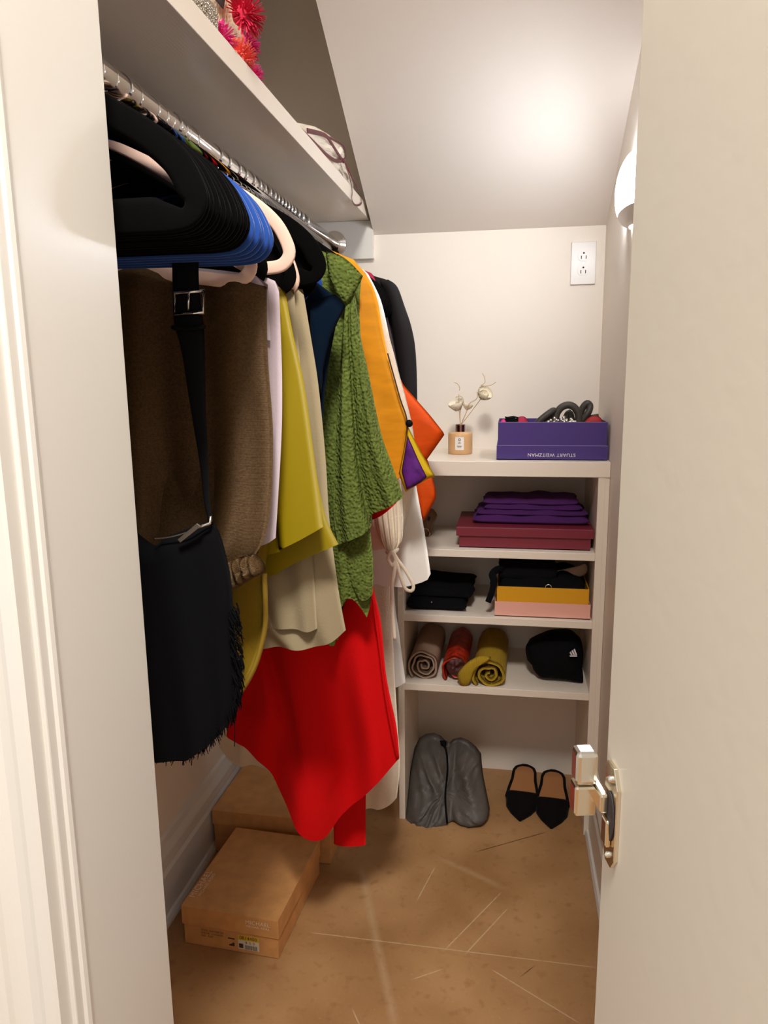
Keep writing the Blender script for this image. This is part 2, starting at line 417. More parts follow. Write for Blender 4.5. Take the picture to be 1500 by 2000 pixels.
# skirting
bp_ = [(0,0), (.026,0), (.026,.010), (.022,.019), (.0165,.022), (.0165,.118), (.012,.128), (.012,.150), (.0155,.156), (.0155,.163), (.008,.182), (.006,.198), (0,.204)]
struct('baseboard_left', prismg([V((XL+a, 0.65, b)) for a, b in bp_], (0, YB-0.65, 0)), 'trim')
struct('baseboard_right', prismg([V((XR-a, 0.65, b)) for a, b in bp_[::-1]], (0, 1.918-0.65, 0)), 'trim')
struct('baseboard_back', prismg([V((XL+.016, YB-a*.8, b)) for a, b in bp_], (-0.30-XL-.016, 0, 0)), 'trim')
# cleat board behind the rod
struct('trim_5', boxg(XL, SX, 2.217, YB, 1.603, 1.709), 'trim', 0.001)
# the open door leaf with its concealed hinge
ang = math.radians(12); du = V((math.sin(ang), -math.cos(ang), 0)); dn = V((-math.cos(ang), -math.sin(ang), 0))
P0 = V((0.0703, 0.486, 0))
def leaf(a0, a1, n0, n1, z0, z1):
    vs = [P0+du*a+dn*n+V((0,0,z)) for a in (a0, a1) for n in (n0, n1) for z in (z0, z1)]
    return vs, boxg(0,1,0,1,0,1)[1]
dr = struct('door_1', leaf(0, 0.62, -0.035, 0, 0.006, 2.495), 'door', 0.0015)
def onleaf(a, n, z): return P0+du*a+dn*n+V((0,0,z))
hz = 0.982; hs_ = 0.75
def hp_(a, n, z): return onleaf(a*hs_, n*hs_, hz+z*hs_)
def hbox(a0, a1, n0, n1, z0, z1): return leaf(a0*hs_, a1*hs_, n0*hs_, n1*hs_, hz+z0*hs_, hz+z1*hs_)
plate = [hp_(a, 0.0, b) for a, b in ((.010,.034), (.014,.042), (.030,.042), (.040,.026), (.040,-.042), (.032,-.054), (.018,-.054), (.010,-.040))]
mk('hinge_plate', prismg(plate, dn*0.003), 'nickel', dr, bev=0.0006)
mk('hinge_cup', prismg([hp_(.026+.012*math.cos(t), .0042, -.006+.024*math.sin(t)) for t in [2*math.pi*k/28 for k in range(28)]], dn*0.001), 'slot', dr, bev=0.0003)
mk('hinge_arm', merge(hbox(-.004, .026, .005, .013, -.004, .014), hbox(.018, .032, .004, .009, -.034, -.008)), 'nickel', dr, bev=0.0015)
mk('hinge_block', hbox(-.010, .010, .010, .030, .014, .046), 'silver', dr, bev=0.003)
mk('hinge_block', hbox(-.011, .008, .010, .030, -.018, .012), 'nickel', dr, bev=0.002)
for zz in (.030, -.044): mk('hinge_screw', ellipsoidg(hp_(.026, .0045, zz), .0024, .0024, .0024, 10, 6), 'silver', dr, True)

# ================================================================== WALL FITTINGS
# sconce: glowing half bowl on the right wall with an open top and a small grey foot
sc = root('wall_sconce', 'lit white half-bowl wall sconce on the right wall beside the door', 'lamp', (XR, 1.74, 1.652))
def bowl(a, z0, z1, nz, rx, ry, c):
    vs, fs = [], []; n = 24
    for jx in range(nz+1):
        z = z0+(z1-z0)*jx/nz; s = math.sqrt(max(0, 1-(abs(z)/a)**2.2))
        for i in range(n+1):
            t = math.pi*(i/n); vs.append(V(c)+V((-rx*s*math.sin(t), -ry*s*math.cos(t), z)))
    for jx in range(nz):
        for i in range(n): q = jx*(n+1)+i; fs.append((q, q+1, q+n+2, q+n+1))
    return vs, fs
SCX, SCY, SCZ = XR-0.001, 1.74, 1.652
mk('glass_bowl', bowl(.076, -.046, .064, 12, .037, .130, (SCX, SCY, SCZ)), 'lamp_glass', sc, True)
mk('foot', bowl(.076, -.0745, -.046, 6, .0375, .131, (SCX, SCY, SCZ)), 'plastic', sc, True)
mk('back_plate', boxg(XR-0.004, XR-0.0003, SCY-.07, SCY+.07, SCZ-.06, SCZ+.055), 'plastic', sc, bev=.001)
mk('bulb', ellipsoidg((XR-.018, SCY, SCZ+.046), .010, .06, .010, 16, 10), 'lamp_bulb', sc, True)
# outlet
ol = root('wall_outlet', 'white double electrical outlet high on the back wall', 'outlet', (0.197, YB, 1.513))
oc = 0.1965; oz = 1.571
mk('cover_plate', boxg(oc-.0345, oc+.0345, YB-.006, YB-.0005, oz-.058, oz+.058), 'plastic', ol, bev=.002)
for s in (1, -1):
    zc = oz+s*0.0195
    pts = [V((oc+.0165*math.cos(t), YB-.006, zc+max(-.0135, min(.0135, .0165*math.sin(t))))) for t in [2*math.pi*k/32 for k in range(32)]]
    rc = mk('receptacle', prismg(pts, (0, -.0016, 0)), 'plastic', ol, bev=.0004)
    for dx in (-.0065, .0065): mk('slot', boxg(oc+dx-.0011, oc+dx+.0011, YB-.0082, YB-.0072, zc-.0085, zc+.0005), 'slot', rc)
    mk('ground_hole', latheg([(0,0), (.0026,0), (.0026,-.0008), (0,-.0008)], (oc, YB-.0074, zc+.0075), 12, 'y'), 'slot', rc)
mk('screw', latheg([(0,0), (.002,0), (.002,-.0008), (0,-.0008)], (oc, YB-.006, oz), 12, 'y'), 'silver', ol)

# ================================================================== SHELVING
F = 1.92
su = root('shelving_unit', 'white built-in shelving unit against the back wall', 'shelf', ((-0.293+XR)/2, 2.08, 0))
mk('top_board', boxg(-0.295, XR-.001, F-.002, YB-.001, 1.006, 1.045), 'melamine', su, bev=.001)
mk('side_panel', boxg(-0.293, -0.2755, F, YB-.001, 0, 1.006), 'melamine', su, bev=.001)
mk('side_panel', boxg(0.2255, 0.243, F, YB-.001, 0, 1.006), 'melamine', su, bev=.001)
mk('filler_strip', boxg(0.243, XR-.001, F+.002, F+.02, 0, 1.006), 'melamine', su)
for z in (0.787, 0.602, 0.400): mk('shelf', boxg(-0.2755, 0.2255, F+.001, YB-.001, z, z+.020), 'melamine', su, bev=.001)
hs = root('closet_shelf', 'long white shelf above the hanging rod on the left', 'shelf', (-.6, 1.4, 1.71))
mk('board', boxg(XL+.001, -0.411, YF+.001, YB-.001, 1.7095, 1.744), 'melamine', hs, bev=.001)
# rod
RX, RZ, RR = -0.518, 1.647, 0.0165
rd = root('closet_rod', 'polished chrome hanging rod below the long shelf', 'rod', (RX, 1.4, RZ-RR))
mk('tube', latheg([(0, 0), (RR, 0), (RR, 2.214-YF), (0, 2.214-YF)], (RX, YF+.001, RZ), 32, 'y'), 'chrome', rd, True)
rd.children[0].data.polygons.foreach_set('use_smooth', [len(p.vertices) == 4 for p in rd.children[0].data.polygons])
fl = mk('flange', latheg([(0,-.012), (.0235,-.012), (.026,-.005), (.036,-.004), (.0375,0), (0,0)], (RX, 2.2165, RZ), 32, 'y'), 'chrome', rd, True)
for t in (.5, 2.6, 4.7): mk('screw', ellipsoidg((RX+.031*math.cos(t), 2.212, RZ+.031*math.sin(t)), .003, .002, .003, 8, 6), 'silver', fl)

# ================================================================== HANGERS
def loop_band(half, wband, th, extra=0.0):
    # centre line of a velvet hanger in XZ, hook point on top of the rod at the origin
    Rt = [(0.010,-.097), (.05,-.108), (.10,-.128), (.145,-.150), (.182,-.172), (.209,-.196), (.223,-.220), (.2265,-.237), (.216,-.250), (.195,-.2535)]
    pts = [V((x, 0, z)) for x, z in Rt]; mid = [V((x, 0, -.2535)) for x in (.17, .13, .08, 0, -.08, -.13, -.17)]
    full = pts+mid+[V((-p.x, 0, p.z)) for p in pts[::-1]]
    c = smooth_pts(full, 220, True)
    vs, fs = [], []; n = len(c)
    for i in range(n):
        t = (c[(i+1) % n]-c[i-1]).normalized(); nn = V((t.z, 0, -t.x))
        k = wband/2; low = min(1, max(0, (-.225-c[i].z)/.025)); mid = min(1, max(0, (.215-abs(c[i].x))/.03))
        for a, b in ((-1,-.55), (-.55,-1), (.55,-1), (1,-.55), (1,.55), (.55,1), (-.55,1), (-1,.55)):
            kk = k*a*(1 if abs(a) == 1 else 1.25)*.9
            if V((-c[i].x*.3, 0, -.19-c[i].z)).dot(nn)*a > 0: kk *= 1+extra*(low*mid+.6*(1-low))
            vs.append(c[i]+nn*kk+V((0, th/2*b, 0)))
    m = 8
    for i in range(n):
        for q in range(m): fs.append((i*m+q, i*m+(q+1) % m, ((i+1) % n)*m+(q+1) % m, ((i+1) % n)*m+q))
    return vs, fs
def hookg():
    r = RR+.0022; pts = []
    for k in range(0, 26):
        a = math.radians(-35+k*(245/25)); pts.append(V((r*math.cos(a), 0, -RR-.0022+r*math.sin(a))))
    pts = pts[::-1]                                            # from the back of the rod round over the top
    tail = [V((-.016, 0, -.036)), V((-.006, 0, -.048)), V((0, 0, -.060)), V((0, 0, -.098))]
    # closing curve from the right side down to the neck
    q = [V((r*math.cos(math.radians(210)), 0, -RR-.0022+r*math.sin(math.radians(210))))]
    return tubeg(smooth_pts(pts[::-1]+tail, 48), .0018, 6)
HM = {}
def hanger_mesh(colr):
    if colr not in HM:
        v, f = loop_band(.235, .0205 if colr == 'black' else .0185, .0055, 1.5 if colr == 'black' else 0.0)
        me = bpy.data.meshes.new('hanger_body'); me.from_pydata([tuple(p) for p in v], [], f); me.materials.append(M['velvet_'+colr]); me.polygons.foreach_set('use_smooth', [True]*len(me.polygons)); HM[colr] = me
    if 'hook' not in HM:
        v, f = hookg(); me = bpy.data.meshes.new('hook'); me.from_pydata([tuple(p) for p in v], [], f); me.materials.append(M['chrome']); me.polygons.foreach_set('use_smooth', [True]*len(me.polygons)); HM['hook'] = me
    return HM[colr]
def hanger(y, colr, label, group=None, tilt=0.0, yaw=0.0):
    me = hanger_mesh(colr)
    r = root('hanger', label, 'hanger', (RX, y, RZ+RR+.0021), group)
    r.rotation_euler = (0, math.radians(tilt), math.radians(yaw))
    b = link('hanger_body', me, r); h = link('hook', HM['hook'], r)
    return r
for k in range(13):
    hanger(.690+.0098*k+rnd.uniform(-.001,.001), 'black', 'foremost black velvet hanger of the tight stack, against the door jamb' if k == 0 else 'hindmost black velvet hanger of the tight stack, touching the blue ones' if k == 12 else 'empty black velvet hanger within the tight stack, between its first and last', 'black hangers stacked by the doorway', rnd.uniform(-.4,.4), rnd.uniform(-.25,.25))
for k, y in enumerate((.828, .846, .862, .880, .897)):
    hanger(y, 'blue', 'first empty blue velvet hanger right behind the black stack' if k == 0 else 'rearmost empty blue velvet hanger, overlapping the pink ones' if k == 4 else 'empty blue velvet hanger in the middle of the blue row', 'blue hangers behind the black stack', rnd.uniform(-.3,.5), rnd.uniform(-.4,.4))
hanger(.925, 'pink', 'tilted pink velvet hanger carrying the brown shimmer trousers', None, 7.6)
hanger(.990, 'pink', 'level pink velvet hanger with nothing on it, right of the blue ones', None, 0.3)
hanger(.958, 'black', 'black velvet hanger just under the pink ones, carrying lavender cloth', None, 7.2)
hanger(1.022, 'black', 'black velvet hanger carrying the chartreuse satin top', None, 6.3)
hanger(1.072, 'black', 'black velvet hanger carrying the beige trousers', None, 6.0)
hanger(1.142, 'black', 'large empty black velvet hanger standing out above the loaded ones', None, -0.5)
hanger(1.100, 'pink', 'pink velvet hanger mostly hidden between black ones above the navy velvet', None, 6.5)
hanger(1.122, 'black', 'lowest black velvet hanger above the navy velvet jacket', None, 9.5)
hanger(1.165, 'black', 'black velvet hanger in front of the blue pair by the green jacket', None, 4.5)
hanger(1.180, 'blue', 'blue velvet hanger, lower of the pair above the navy jacket', None, 8.0)
hanger(1.210, 'blue', 'blue velvet hanger, upper of the pair beside the green jacket', None, 5.0)
# ================================================================== GARMENTS ON THE ROD
def garment(name, label, cat, group=None, loc=None): return root(name, label, cat, loc or (0,0,0), group)
def gm(name, parent, m, left, right, top, bot, Y, **k): return mk(name, coons(left, right, top, bot, Y, **k), m, parent, True)
def sh(x, y, z): return V((x, y, z))
def poly(name, parent, m, pts, Y, depth=.006, smooth=False, n=72): return mk(name, puffg([P(a, b, Y) for a, b in pts], (0,-1,0), depth, 6, n, smooth=smooth), m, parent, True)
# brown shimmer trousers folded over the pink hanger
Y = .930; g = garment('trousers', 'brown shimmer trousers with gathered cuffs folded over a pink hanger', 'trousers', loc=(-.5, Y, .80))
gm('leg', g, 'brown_fab', [sh(-.70,Y,1.428), sh(-.70,Y,1.15), sh(-.68,Y,.86)], [(522,560),(524,698),(533,843),(530,970),(519,1045),(498,1085)], [(234,523),(386,532)], [(445,1100),(330,1085)], Y, th=.022, folds=((2.5,.018,2.4,.15),(6.5,.006,.5,.12)), nu=70, nv=70, seed=2, wob=.010)
gm('leg', g, 'brown_fab', [sh(-.71,Y+.012,1.42), sh(-.70,Y+.012,.9)], [(518,560,.012),(520,800,.012),(505,1080,.012)], [(386,535,.012)], [(440,1100,.012)], Y, th=.016, seed=3, folds=((3,.004,0,0),))
mk('cuff', puffg([P(a, b, Y-.006) for a, b in ((443,1096),(470,1088),(497,1082),(516,1100),(517,1117),(498,1128),(476,1141),(455,1150),(447,1125))], (0,-1,0), .020, 7, 90, mod=lambda q: 1+.30*math.sin(q.x*520+q.z*160)), 'brown_fab', g, True)
# black fringed bag on its strap
Y = .872; g = garment('fringed_bag', 'black fringed shoulder bag hanging by a buckled strap over the brown trousers', 'bag', loc=(-.42, Y, .72))
gm('strap', g, 'black_leather', [(336,500),(337,560),(340,630),(354,684),(372,797),(389,900),(398,979),(407,1018)], [(388,500),(389,560),(397,630),(400,684),(402,797),(407,900),(410,979),(416,1018)], [], [], Y-.006, th=.005, nu=10, nv=50, wob=0)
bk = mk('buckle', tubeg([P(a, b, Y-.012) for a, b in ((341,572),(397,568),(398,611),(342,615))], .0024, 8, True), 'chrome', g, True)
mk('prong', tubeg([P(369,572,Y-.013), P(368,590,Y-.0145), P(368,606,Y-.0125)], .0014, 8), 'chrome', bk, True)
mk('keeper', tubeg(smooth_pts([P(338,640,Y-.010), P(368,642,Y-.0115), P(399,638,Y-.010), P(368,642,Y-.002)], 20, True), .003, 6, True), 'black_leather', g, True)
gm('body', g, 'black_fab', [sh(-.60,Y,1.20), sh(-.61,Y,1.0), sh(-.60,Y,.73)], [(424,1040),(440,1090),(452,1148),(460,1260),(467,1352),(464,1390)], [(278,1050),(331,1045),(408,1018)], [(430,1432),(388,1462),(370,1472),(308,1470)], Y, th=.045, nu=50, nv=50, folds=((5,.004,0,.1),), seed=5)
mk('zipper', tubeg(smooth_pts([P(300,1052,Y-.022), P(331,1049,Y-.024), P(370,1038,Y-.022), P(408,1021,Y-.012)], 20), .0012, 6), 'silver', g, True)
zp = mk('zipper_pull', tubeg([P(411,1008,Y-.015), P(410,1022,Y-.016), P(385,1030,Y-.026)], .0022, 8), 'silver', g, True)
mk('pull_tab', prismg([P(a, b, Y-.030) for a, b in ((384,1022),(392,1028),(352,1060),(346,1054))], (0,.003,0)), 'silver', g, bev=.0006)
fr = []
cr_ = resample([P(a, b, Y) for a, b in ((250,1462),(308,1466),(372,1470),(390,1462),(428,1432),(452,1404),(466,1372),(467,1352),(462,1290),(456,1200))], 210)
for i, p in enumerate(cr_):
    for q in range(2):
        a = p+V((rnd.uniform(-.002,.002), rnd.uniform(-.02,.016), .012)); ln = rnd.uniform(.010,.026)*(1 if i < 165 else .6)
        fr.append(tubeg([a, a+V((rnd.uniform(-.002,.002)+(.003 if i > 150 else 0), 0, -ln*.6)), a+V((rnd.uniform(-.004,.004)+(.004 if i > 150 else 0), 0, -ln))], [.0011,.0009,.0004], 4))
for a, b, c in ((458,1395,1458),(374,1470,1495)): fr.append(tubeg([P(a,b,Y-.01), P(a+1,(b+c)/2,Y-.01), P(a,c,Y-.01)], .0006, 4))
o = mk('fringe', merge(*fr), 'black_fab', g); o['kind'] = 'stuff'
# lavender
Y = .966; g = garment('lavender_skirt', 'pale lavender skirt showing as a narrow strip beside the brown trousers', 'skirt', loc=(-.5, Y, .85))
gm('panel', g, 'lavender', [sh(-.70,Y,1.42), sh(-.70,Y,.90)], [(545,562),(549,666),(551,752),(549,865),(538,1051)], [(470,536)], [(525,1060),(505,1066),(470,1068)], Y, th=.024, seed=6, folds=((4,.004,1,0),))
gm('waistband', g, 'lavender', [sh(-.69,Y-.014,1.44), sh(-.69,Y-.014,1.33)], [(523,556,-.014),(528,665,-.014)], [(450,530,-.014)], [(470,660,-.014)], Y, th=.006, nu=20, nv=12, seed=1, wob=.001)
# mustard
Y = .990; g = garment('mustard_top', 'mustard brown top with a bound curved hem below the brown cuffs', 'top', loc=(-.5, Y, .60))
gm('body', g, 'mustard', [sh(-.70,Y,1.42), sh(-.70,Y,.70)], [(545,575),(538,800),(530,1000),(516,1132),(516,1224),(500,1285),(470,1350)], [(470,536)], [(440,1368),(400,1360)], Y, th=.012, seed=8, folds=((4,.002,2,.1),), wob=.002)
mk('binding', tubeg(smooth_pts([P(a, b, Y-.006) for a, b in ((516,1120),(518,1180),(517,1228),(504,1284),(488,1322),(468,1354))], 40), .0065, 8, flat=.6), 'mustard_trim', g, True)
# chartreuse
Y = 1.018; g = garment('chartreuse_top', 'chartreuse satin top with pointed longer tail', 'top', loc=(-.45, Y, .85))
gm('front', g, 'chartreuse', [sh(-.70,Y,1.40), sh(-.70,Y,.93)], [(557,571),(572,652),(594,752),(612,879),(624,970),(631,1029)], [(470,545)], [(612,1040),(580,1057),(545,1073),(513,1084)], Y, th=.022, seed=9, folds=((3,.004,.6,.0),), wob=.003)
gm('tail', g, 'chartreuse', [sh(-.70,Y+.034,1.38), sh(-.70,Y+.034,.88)], [(556,572,.034),(575,680,.034),(604,850,.034),(634,1000,.034),(661,1063,.034)], [(470,550,.034)], [(630,1076,.034),(590,1093,.034),(552,1112,.034),(510,1128,.034)], Y, th=.012, seed=10, wob=.002)
# beige trousers
Y = 1.105; g = garment('trousers', 'beige cotton trousers hanging between chartreuse satin and navy velvet', 'trousers', loc=(-.45, Y, .60))
gm('leg', g, 'beige', [sh(-.70,Y,1.39), sh(-.69,Y,1.0), (470,1255)], [(592,566),(608,661),(622,752),(635,888),(642,1001),(650,1072),(662,1160),(675,1231)], [(480,552)], [(655,1246),(628,1256),(598,1262),(560,1258),(514,1260)], Y, th=.026, seed=11, folds=((3,.006,1.2,0),), wob=.006, nv=70)
gm('leg', g, 'beige', [sh(-.69,Y-.022,1.38), (470,1224,-.022)], [(574,566,-.022),(590,760,-.022),(602,950,-.022),(612,1100,-.022),(619,1228,-.022)], [(480,556,-.022)], [(600,1232,-.022),(560,1225,-.022),(520,1226,-.022)], Y, th=.014, seed=12, folds=((3,.004,.4,0),), nv=70)
# navy velvet jacket
Y = 1.205; g = garment('velvet_jacket', 'navy blue velvet jacket with a wide lapel, left of the green jacket', 'jacket', loc=(-.5, Y, .9))
gm('body', g, 'navy', [sh(-.74,Y,1.45), sh(-.73,Y,1.2), sh(-.72,Y,.95)], [(664,590),(655,640),(640,720),(632,790),(628,900),(626,1000)], [sh(-.62,Y,1.52), sh(-.518,Y,1.56), (630,560)], [(560,1010)], Y, th=.035, seed=13)
poly('lapel', g, 'navy', [(604,596),(628,582),(653,574),(664,584),(675,597),(660,628),(646,661),(637,695),(630,732),(627,775),(614,740),(606,680)], Y-.024, .007)
# green seersucker jacket
Y = 1.305; g = garment('seersucker_jacket', 'olive green puckered seersucker jacket with a pointed hem', 'jacket', loc=(-.45, Y, .70))
gm('body', g, 'green', [sh(-.75,Y,1.47), sh(-.74,Y,1.2), sh(-.70,Y,.80)], [(706,540),(702,600),(706,680),(713,760),(716,880),(719,1042),(727,1130),(724,1175),(716,1207)], [sh(-.64,Y,1.53), sh(-.518,Y,1.570), (638,492), (664,498), (690,518)], [(704,1184),(690,1166),(678,1168),(666,1200),(655,1258),(640,1255),(600,1235)], Y, th=.035, seed=14, folds=((3,.010,.5,.1),), nv=80, nu=60)
gm('sleeve', g, 'green', [(674,600,-.035),(664,720,-.035),(655,880,-.035),(652,1000,-.035),(660,1064,-.035)], [(694,575,-.035),(704,655,-.035),(721,734,-.035),(744,843,-.035),(767,911,-.035),(788,971,-.035)], [], [(690,1050,-.035),(720,1034,-.035),(722,1008,-.035),(756,991,-.035)], Y, th=.030, seed=15, folds=((1.6,.016,2.2,.0),(4,.004,0,.2)), nv=70, wob=.006)
poly('collar', g, 'green', [(636,491),(662,497),(688,517),(709,539),(703,553),(696,566),(686,582),(676,597),(658,578),(642,540)], Y-.046, .006)
gm('hem_flap', g, 'green', [(655,1050,-.01),(668,1110,-.01),(700,1170,-.01)], [(722,1020,-.01),(729,1100,-.01),(728,1160,-.01)], [(690,1040,-.01)], [(716,1170,-.01)], Y, th=.012, nu=20, nv=20, seed=16)
# red dress
Y = 1.395; g = garment('dress', 'bright red dress with a pointed uneven hem below the green jacket', 'dress', loc=(-.45, Y, .23))
gm('skirt', g, 'red', [sh(-.74,Y,1.45), sh(-.72,Y,1.1), (462,1300), (448,1390), (442,1438)], [(655,560),(672,800),(700,1000),(730,1150),(744,1216),(754,1320),(774,1420),(780,1480)], [sh(-.64,Y,1.52), sh(-.518,Y,1.568)], [(468,1446),(494,1454),(530,1488),(550,1530),(578,1566),(604,1600),(638,1618),(666,1592),(702,1560),(738,1518)], Y, th=.055, seed=17, folds=((2.6,.020,1.4,.25),(1.2,.012,0,.3)), nu=80, nv=90, wob=.010)
gm('sleeve', g, 'red', [(690,880,-.02),(704,950,-.02),(722,1016,-.02)], [(718,860,-.02),(746,920,-.02),(775,982,-.02)], [], [(748,1004,-.02)], Y, th=.03, nu=16, nv=30, seed=18)
gm('underskirt', g, 'red', [(640,1400,.10),(650,1560,.10),(652,1648,.10)], [(730,1380,.10),(716,1520,.10),(714,1650,.10)], [], [(680,1650,.10)], Y, th=.012, nu=16, nv=24, seed=19)
mk('side_seam', tubeg(smooth_pts([P(728,1170,Y-.030), P(741,1260,Y-.030), P(752,1350,Y-.030), P(768,1440,Y-.026), P(777,1482,Y-.014)], 30), .0028, 6), 'red', g, True)
# saffron silk kimono jacket
Y = 1.475; g = garment('silk_jacket', 'saffron orange silk jacket with a purple and gold corner', 'jacket', loc=(-.45, Y, .9))
gm('body', g, 'saffron', [sh(-.75,Y,1.46), sh(-.74,Y,1.0)], [(714,534),(728,560),(738,590),(747,640),(757,690),(768,730),(782,780),(795,822),(790,870),(782,925)], [sh(-.62,Y,1.535), sh(-.518,Y,1.572), (676,501), (694,512)], [(740,940)], Y, th=.045, seed=20, folds=((2.3,.010,1,0),), nv=80)
poly('gold_corner', g, 'gold_silk', [(797,833),(822,882),(850,931),(838,934),(826,941),(812,949),(792,961),(786,945),(779,925),(788,880)], Y-.030, .008)
poly('purple_corner', g, 'purple_silk', [(796,850),(815,893),(834,932),(822,942),(810,949),(794,957),(784,920),(790,885)], Y-.037, .007)
mk('piping', tubeg(smooth_pts([P(a, b, Y-.022) for a, b in ((757,690),(768,730),(782,780),(795,822),(791,870),(780,926))], 40), .0014, 6), 'mauve', g, True)
mk('button', ellipsoidg(P(799,827,Y-.026), .0075, .0065, .0075, 14, 10), 'black_leather', g, True)
# cream gauze blouse with tied sleeve
Y = 1.540; g = garment('gauze_blouse', 'cream gauze blouse with gathered sleeve tied in a bow', 'blouse', loc=(-.4, Y, .75))
gm('body', g, 'cream', [sh(-.74,Y,1.47), sh(-.73,Y,.80)], [(720,548),(736,580),(750,630),(766,690),(778,740),(791,790),(803,850),(806,920),(790,1000),(768,1060)], [sh(-.62,Y,1.535), sh(-.518,Y,1.572), (690,515)], [(740,1070)], Y, th=.035, seed=21, folds=((3,.006,0,0),))
gm('sleeve', g, 'cream', [(728,960,-.03),(732,1010,-.03),(742,1055,-.03),(757,1078,-.03)], [(783,930,-.03),(787,1000,-.03),(786,1050,-.03),(775,1073,-.03)], [], [(766,1077,-.03)], Y, th=.035, seed=22, folds=((5,.006,0,0),), nu=40, nv=30)
mk('cuff', tubeg(smooth_pts([P(757,1078,Y-.035), P(766,1080,Y-.05), P(775,1073,Y-.035), P(766,1074,Y-.02)], 24, True), .005, 8, True), 'cream', g, True)
for pts in (((768,1078),(776,1092),(794,1118),(807,1143),(804,1154),(792,1150),(783,1128),(775,1098),(768,1082)), ((768,1080),(773,1100),(766,1145),(767,1195),(771,1249)), ((764,1076),(758,1090),(766,1104),(774,1092),(768,1080))):
    mk('tie', tubeg(smooth_pts([P(a, b, Y-.052) for a, b in pts], 40), .0042, 6, flat=.35, up=(0,1,0)), 'cream', g, True)
# white blouse
Y = 1.605; g = garment('blouse', 'plain white cotton blouse with a curved hem beside the orange top', 'blouse', loc=(-.4, Y, .68))
gm('body', g, 'white_fab', [sh(-.74,Y,1.47), sh(-.73,Y,.74)], [(724,546),(745,590),(765,680),(788,790),(801,870),(813,949),(830,1045),(841,1121)], [sh(-.62,Y,1.535), sh(-.518,Y,1.572), (694,518)], [(836,1131),(822,1137),(800,1142),(788,1144),(749,1141),(700,1140)], Y, th=.030, seed=23, folds=((2,.003,.5,0),), nv=70)
# long cream dress
Y = 1.655; g = garment('long_dress', 'long cream crinkled dress hanging behind the red one', 'dress', loc=(-.45, Y, .25))
gm('skirt', g, 'cream', [sh(-.74,Y,1.46), sh(-.73,Y,1.0), sh(-.70,Y,.60), (428,1458)], [(726,548),(752,700),(762,1000),(764,1150),(770,1300),(777,1420),(781,1496),(775,1558)], [sh(-.62,Y,1.535), sh(-.518,Y,1.572)], [(456,1488),(498,1494),(530,1505),(600,1540),(680,1570),(722,1578),(752,1574)], Y, th=.028, seed=24, folds=((5,.007,0,0),(11,.003,0,0)), nu=90, nv=60)
# sheer white tunic
Y = 1.705; g = garment('tunic', 'pale translucent-looking white tunic with straight hem beside the shelving unit', 'tunic', loc=(-.4, Y, .52))
gm('body', g, 'sheer', [sh(-.74,Y,1.46), sh(-.70,Y,.52)], [(728,550),(755,700),(764,900),(770,1152),(780,1240),(792,1332)], [sh(-.62,Y,1.535), sh(-.518,Y,1.572)], [(778,1339),(762,1341),(700,1340)], Y, th=.025, seed=25, folds=((3,.005,0,0),))
# orange raw silk
Y = 1.755; g = garment('orange_blouse', 'orange raw silk blouse with an angular sleeve reaching over the shelf edge', 'blouse', loc=(-.4, Y, .85))
gm('body', g, 'orange', [sh(-.74,Y,1.46), sh(-.73,Y,.95)], [(733,556),(752,640),(768,720),(782,790),(800,880),(812,960),(822,1010)], [sh(-.62,Y,1.535), sh(-.518,Y,1.572)], [(760,1015)], Y, th=.03, seed=26)
poly('sleeve', g, 'orange', [(760,690),(788,752),(812,779),(841,812),(869,848),(852,872),(833,899),(806,915),(785,850)], Y-.010, .014)
poly('sleeve_end', g, 'orange', [(800,870),(835,897),(844,928),(851,955),(852,972),(840,996),(827,1019),(815,985),(805,930)], Y-.004, .012)
# magenta, plum, charcoal
Y = 1.790; g = garment('magenta_top', 'magenta top showing only its shoulder before the charcoal jacket', 'top', loc=(-.4, Y, .9))
gm('body', g, 'magenta', [sh(-.74,Y,1.47), sh(-.73,Y,1.0)], [(731,540),(740,580),(748,640),(755,720),(760,800)], [sh(-.62,Y,1.535), sh(-.518,Y,1.572), (712,528)], [(720,830)], Y, th=.012, seed=27)
Y = 1.825; g = garment('plum_jacket', 'dark plum jacket between the magenta shoulder and charcoal jacket', 'jacket', loc=(-.4, Y, .9))
gm('body', g, 'mauve', [sh(-.74,Y,1.46), sh(-.73,Y,1.0)], [(727,548),(742,566),(752,600),(764,650),(778,720),(790,780),(796,850)], [sh(-.62,Y,1.535), sh(-.518,Y,1.568)], [(740,860)], Y, th=.02, seed=28)
Y = 1.872; g = garment('charcoal_jacket', 'charcoal black tailored jacket, last garment on the rod', 'jacket', loc=(-.4, Y, .85))
gm('body', g, 'charcoal', [sh(-.74,Y,1.46), sh(-.73,Y,.95)], [(752,545),(765,556),(775,600),(784,680),(790,780),(796,850),(800,930)], [sh(-.62,Y,1.535), sh(-.518,Y,1.572), (722,536)], [(760,935)], Y, th=.03, seed=29)
gm('sleeve', g, 'charcoal', [(742,548,-.012),(756,590,-.012),(772,680,-.012),(782,760,-.012),(788,850,-.012)], [(758,546,-.012),(776,560,-.012),(791,600,-.012),(804,640,-.012),(812,690,-.012),(815,780,-.012),(812,850,-.012)], [], [], Y, th=.05, nu=20, nv=50, seed=30)
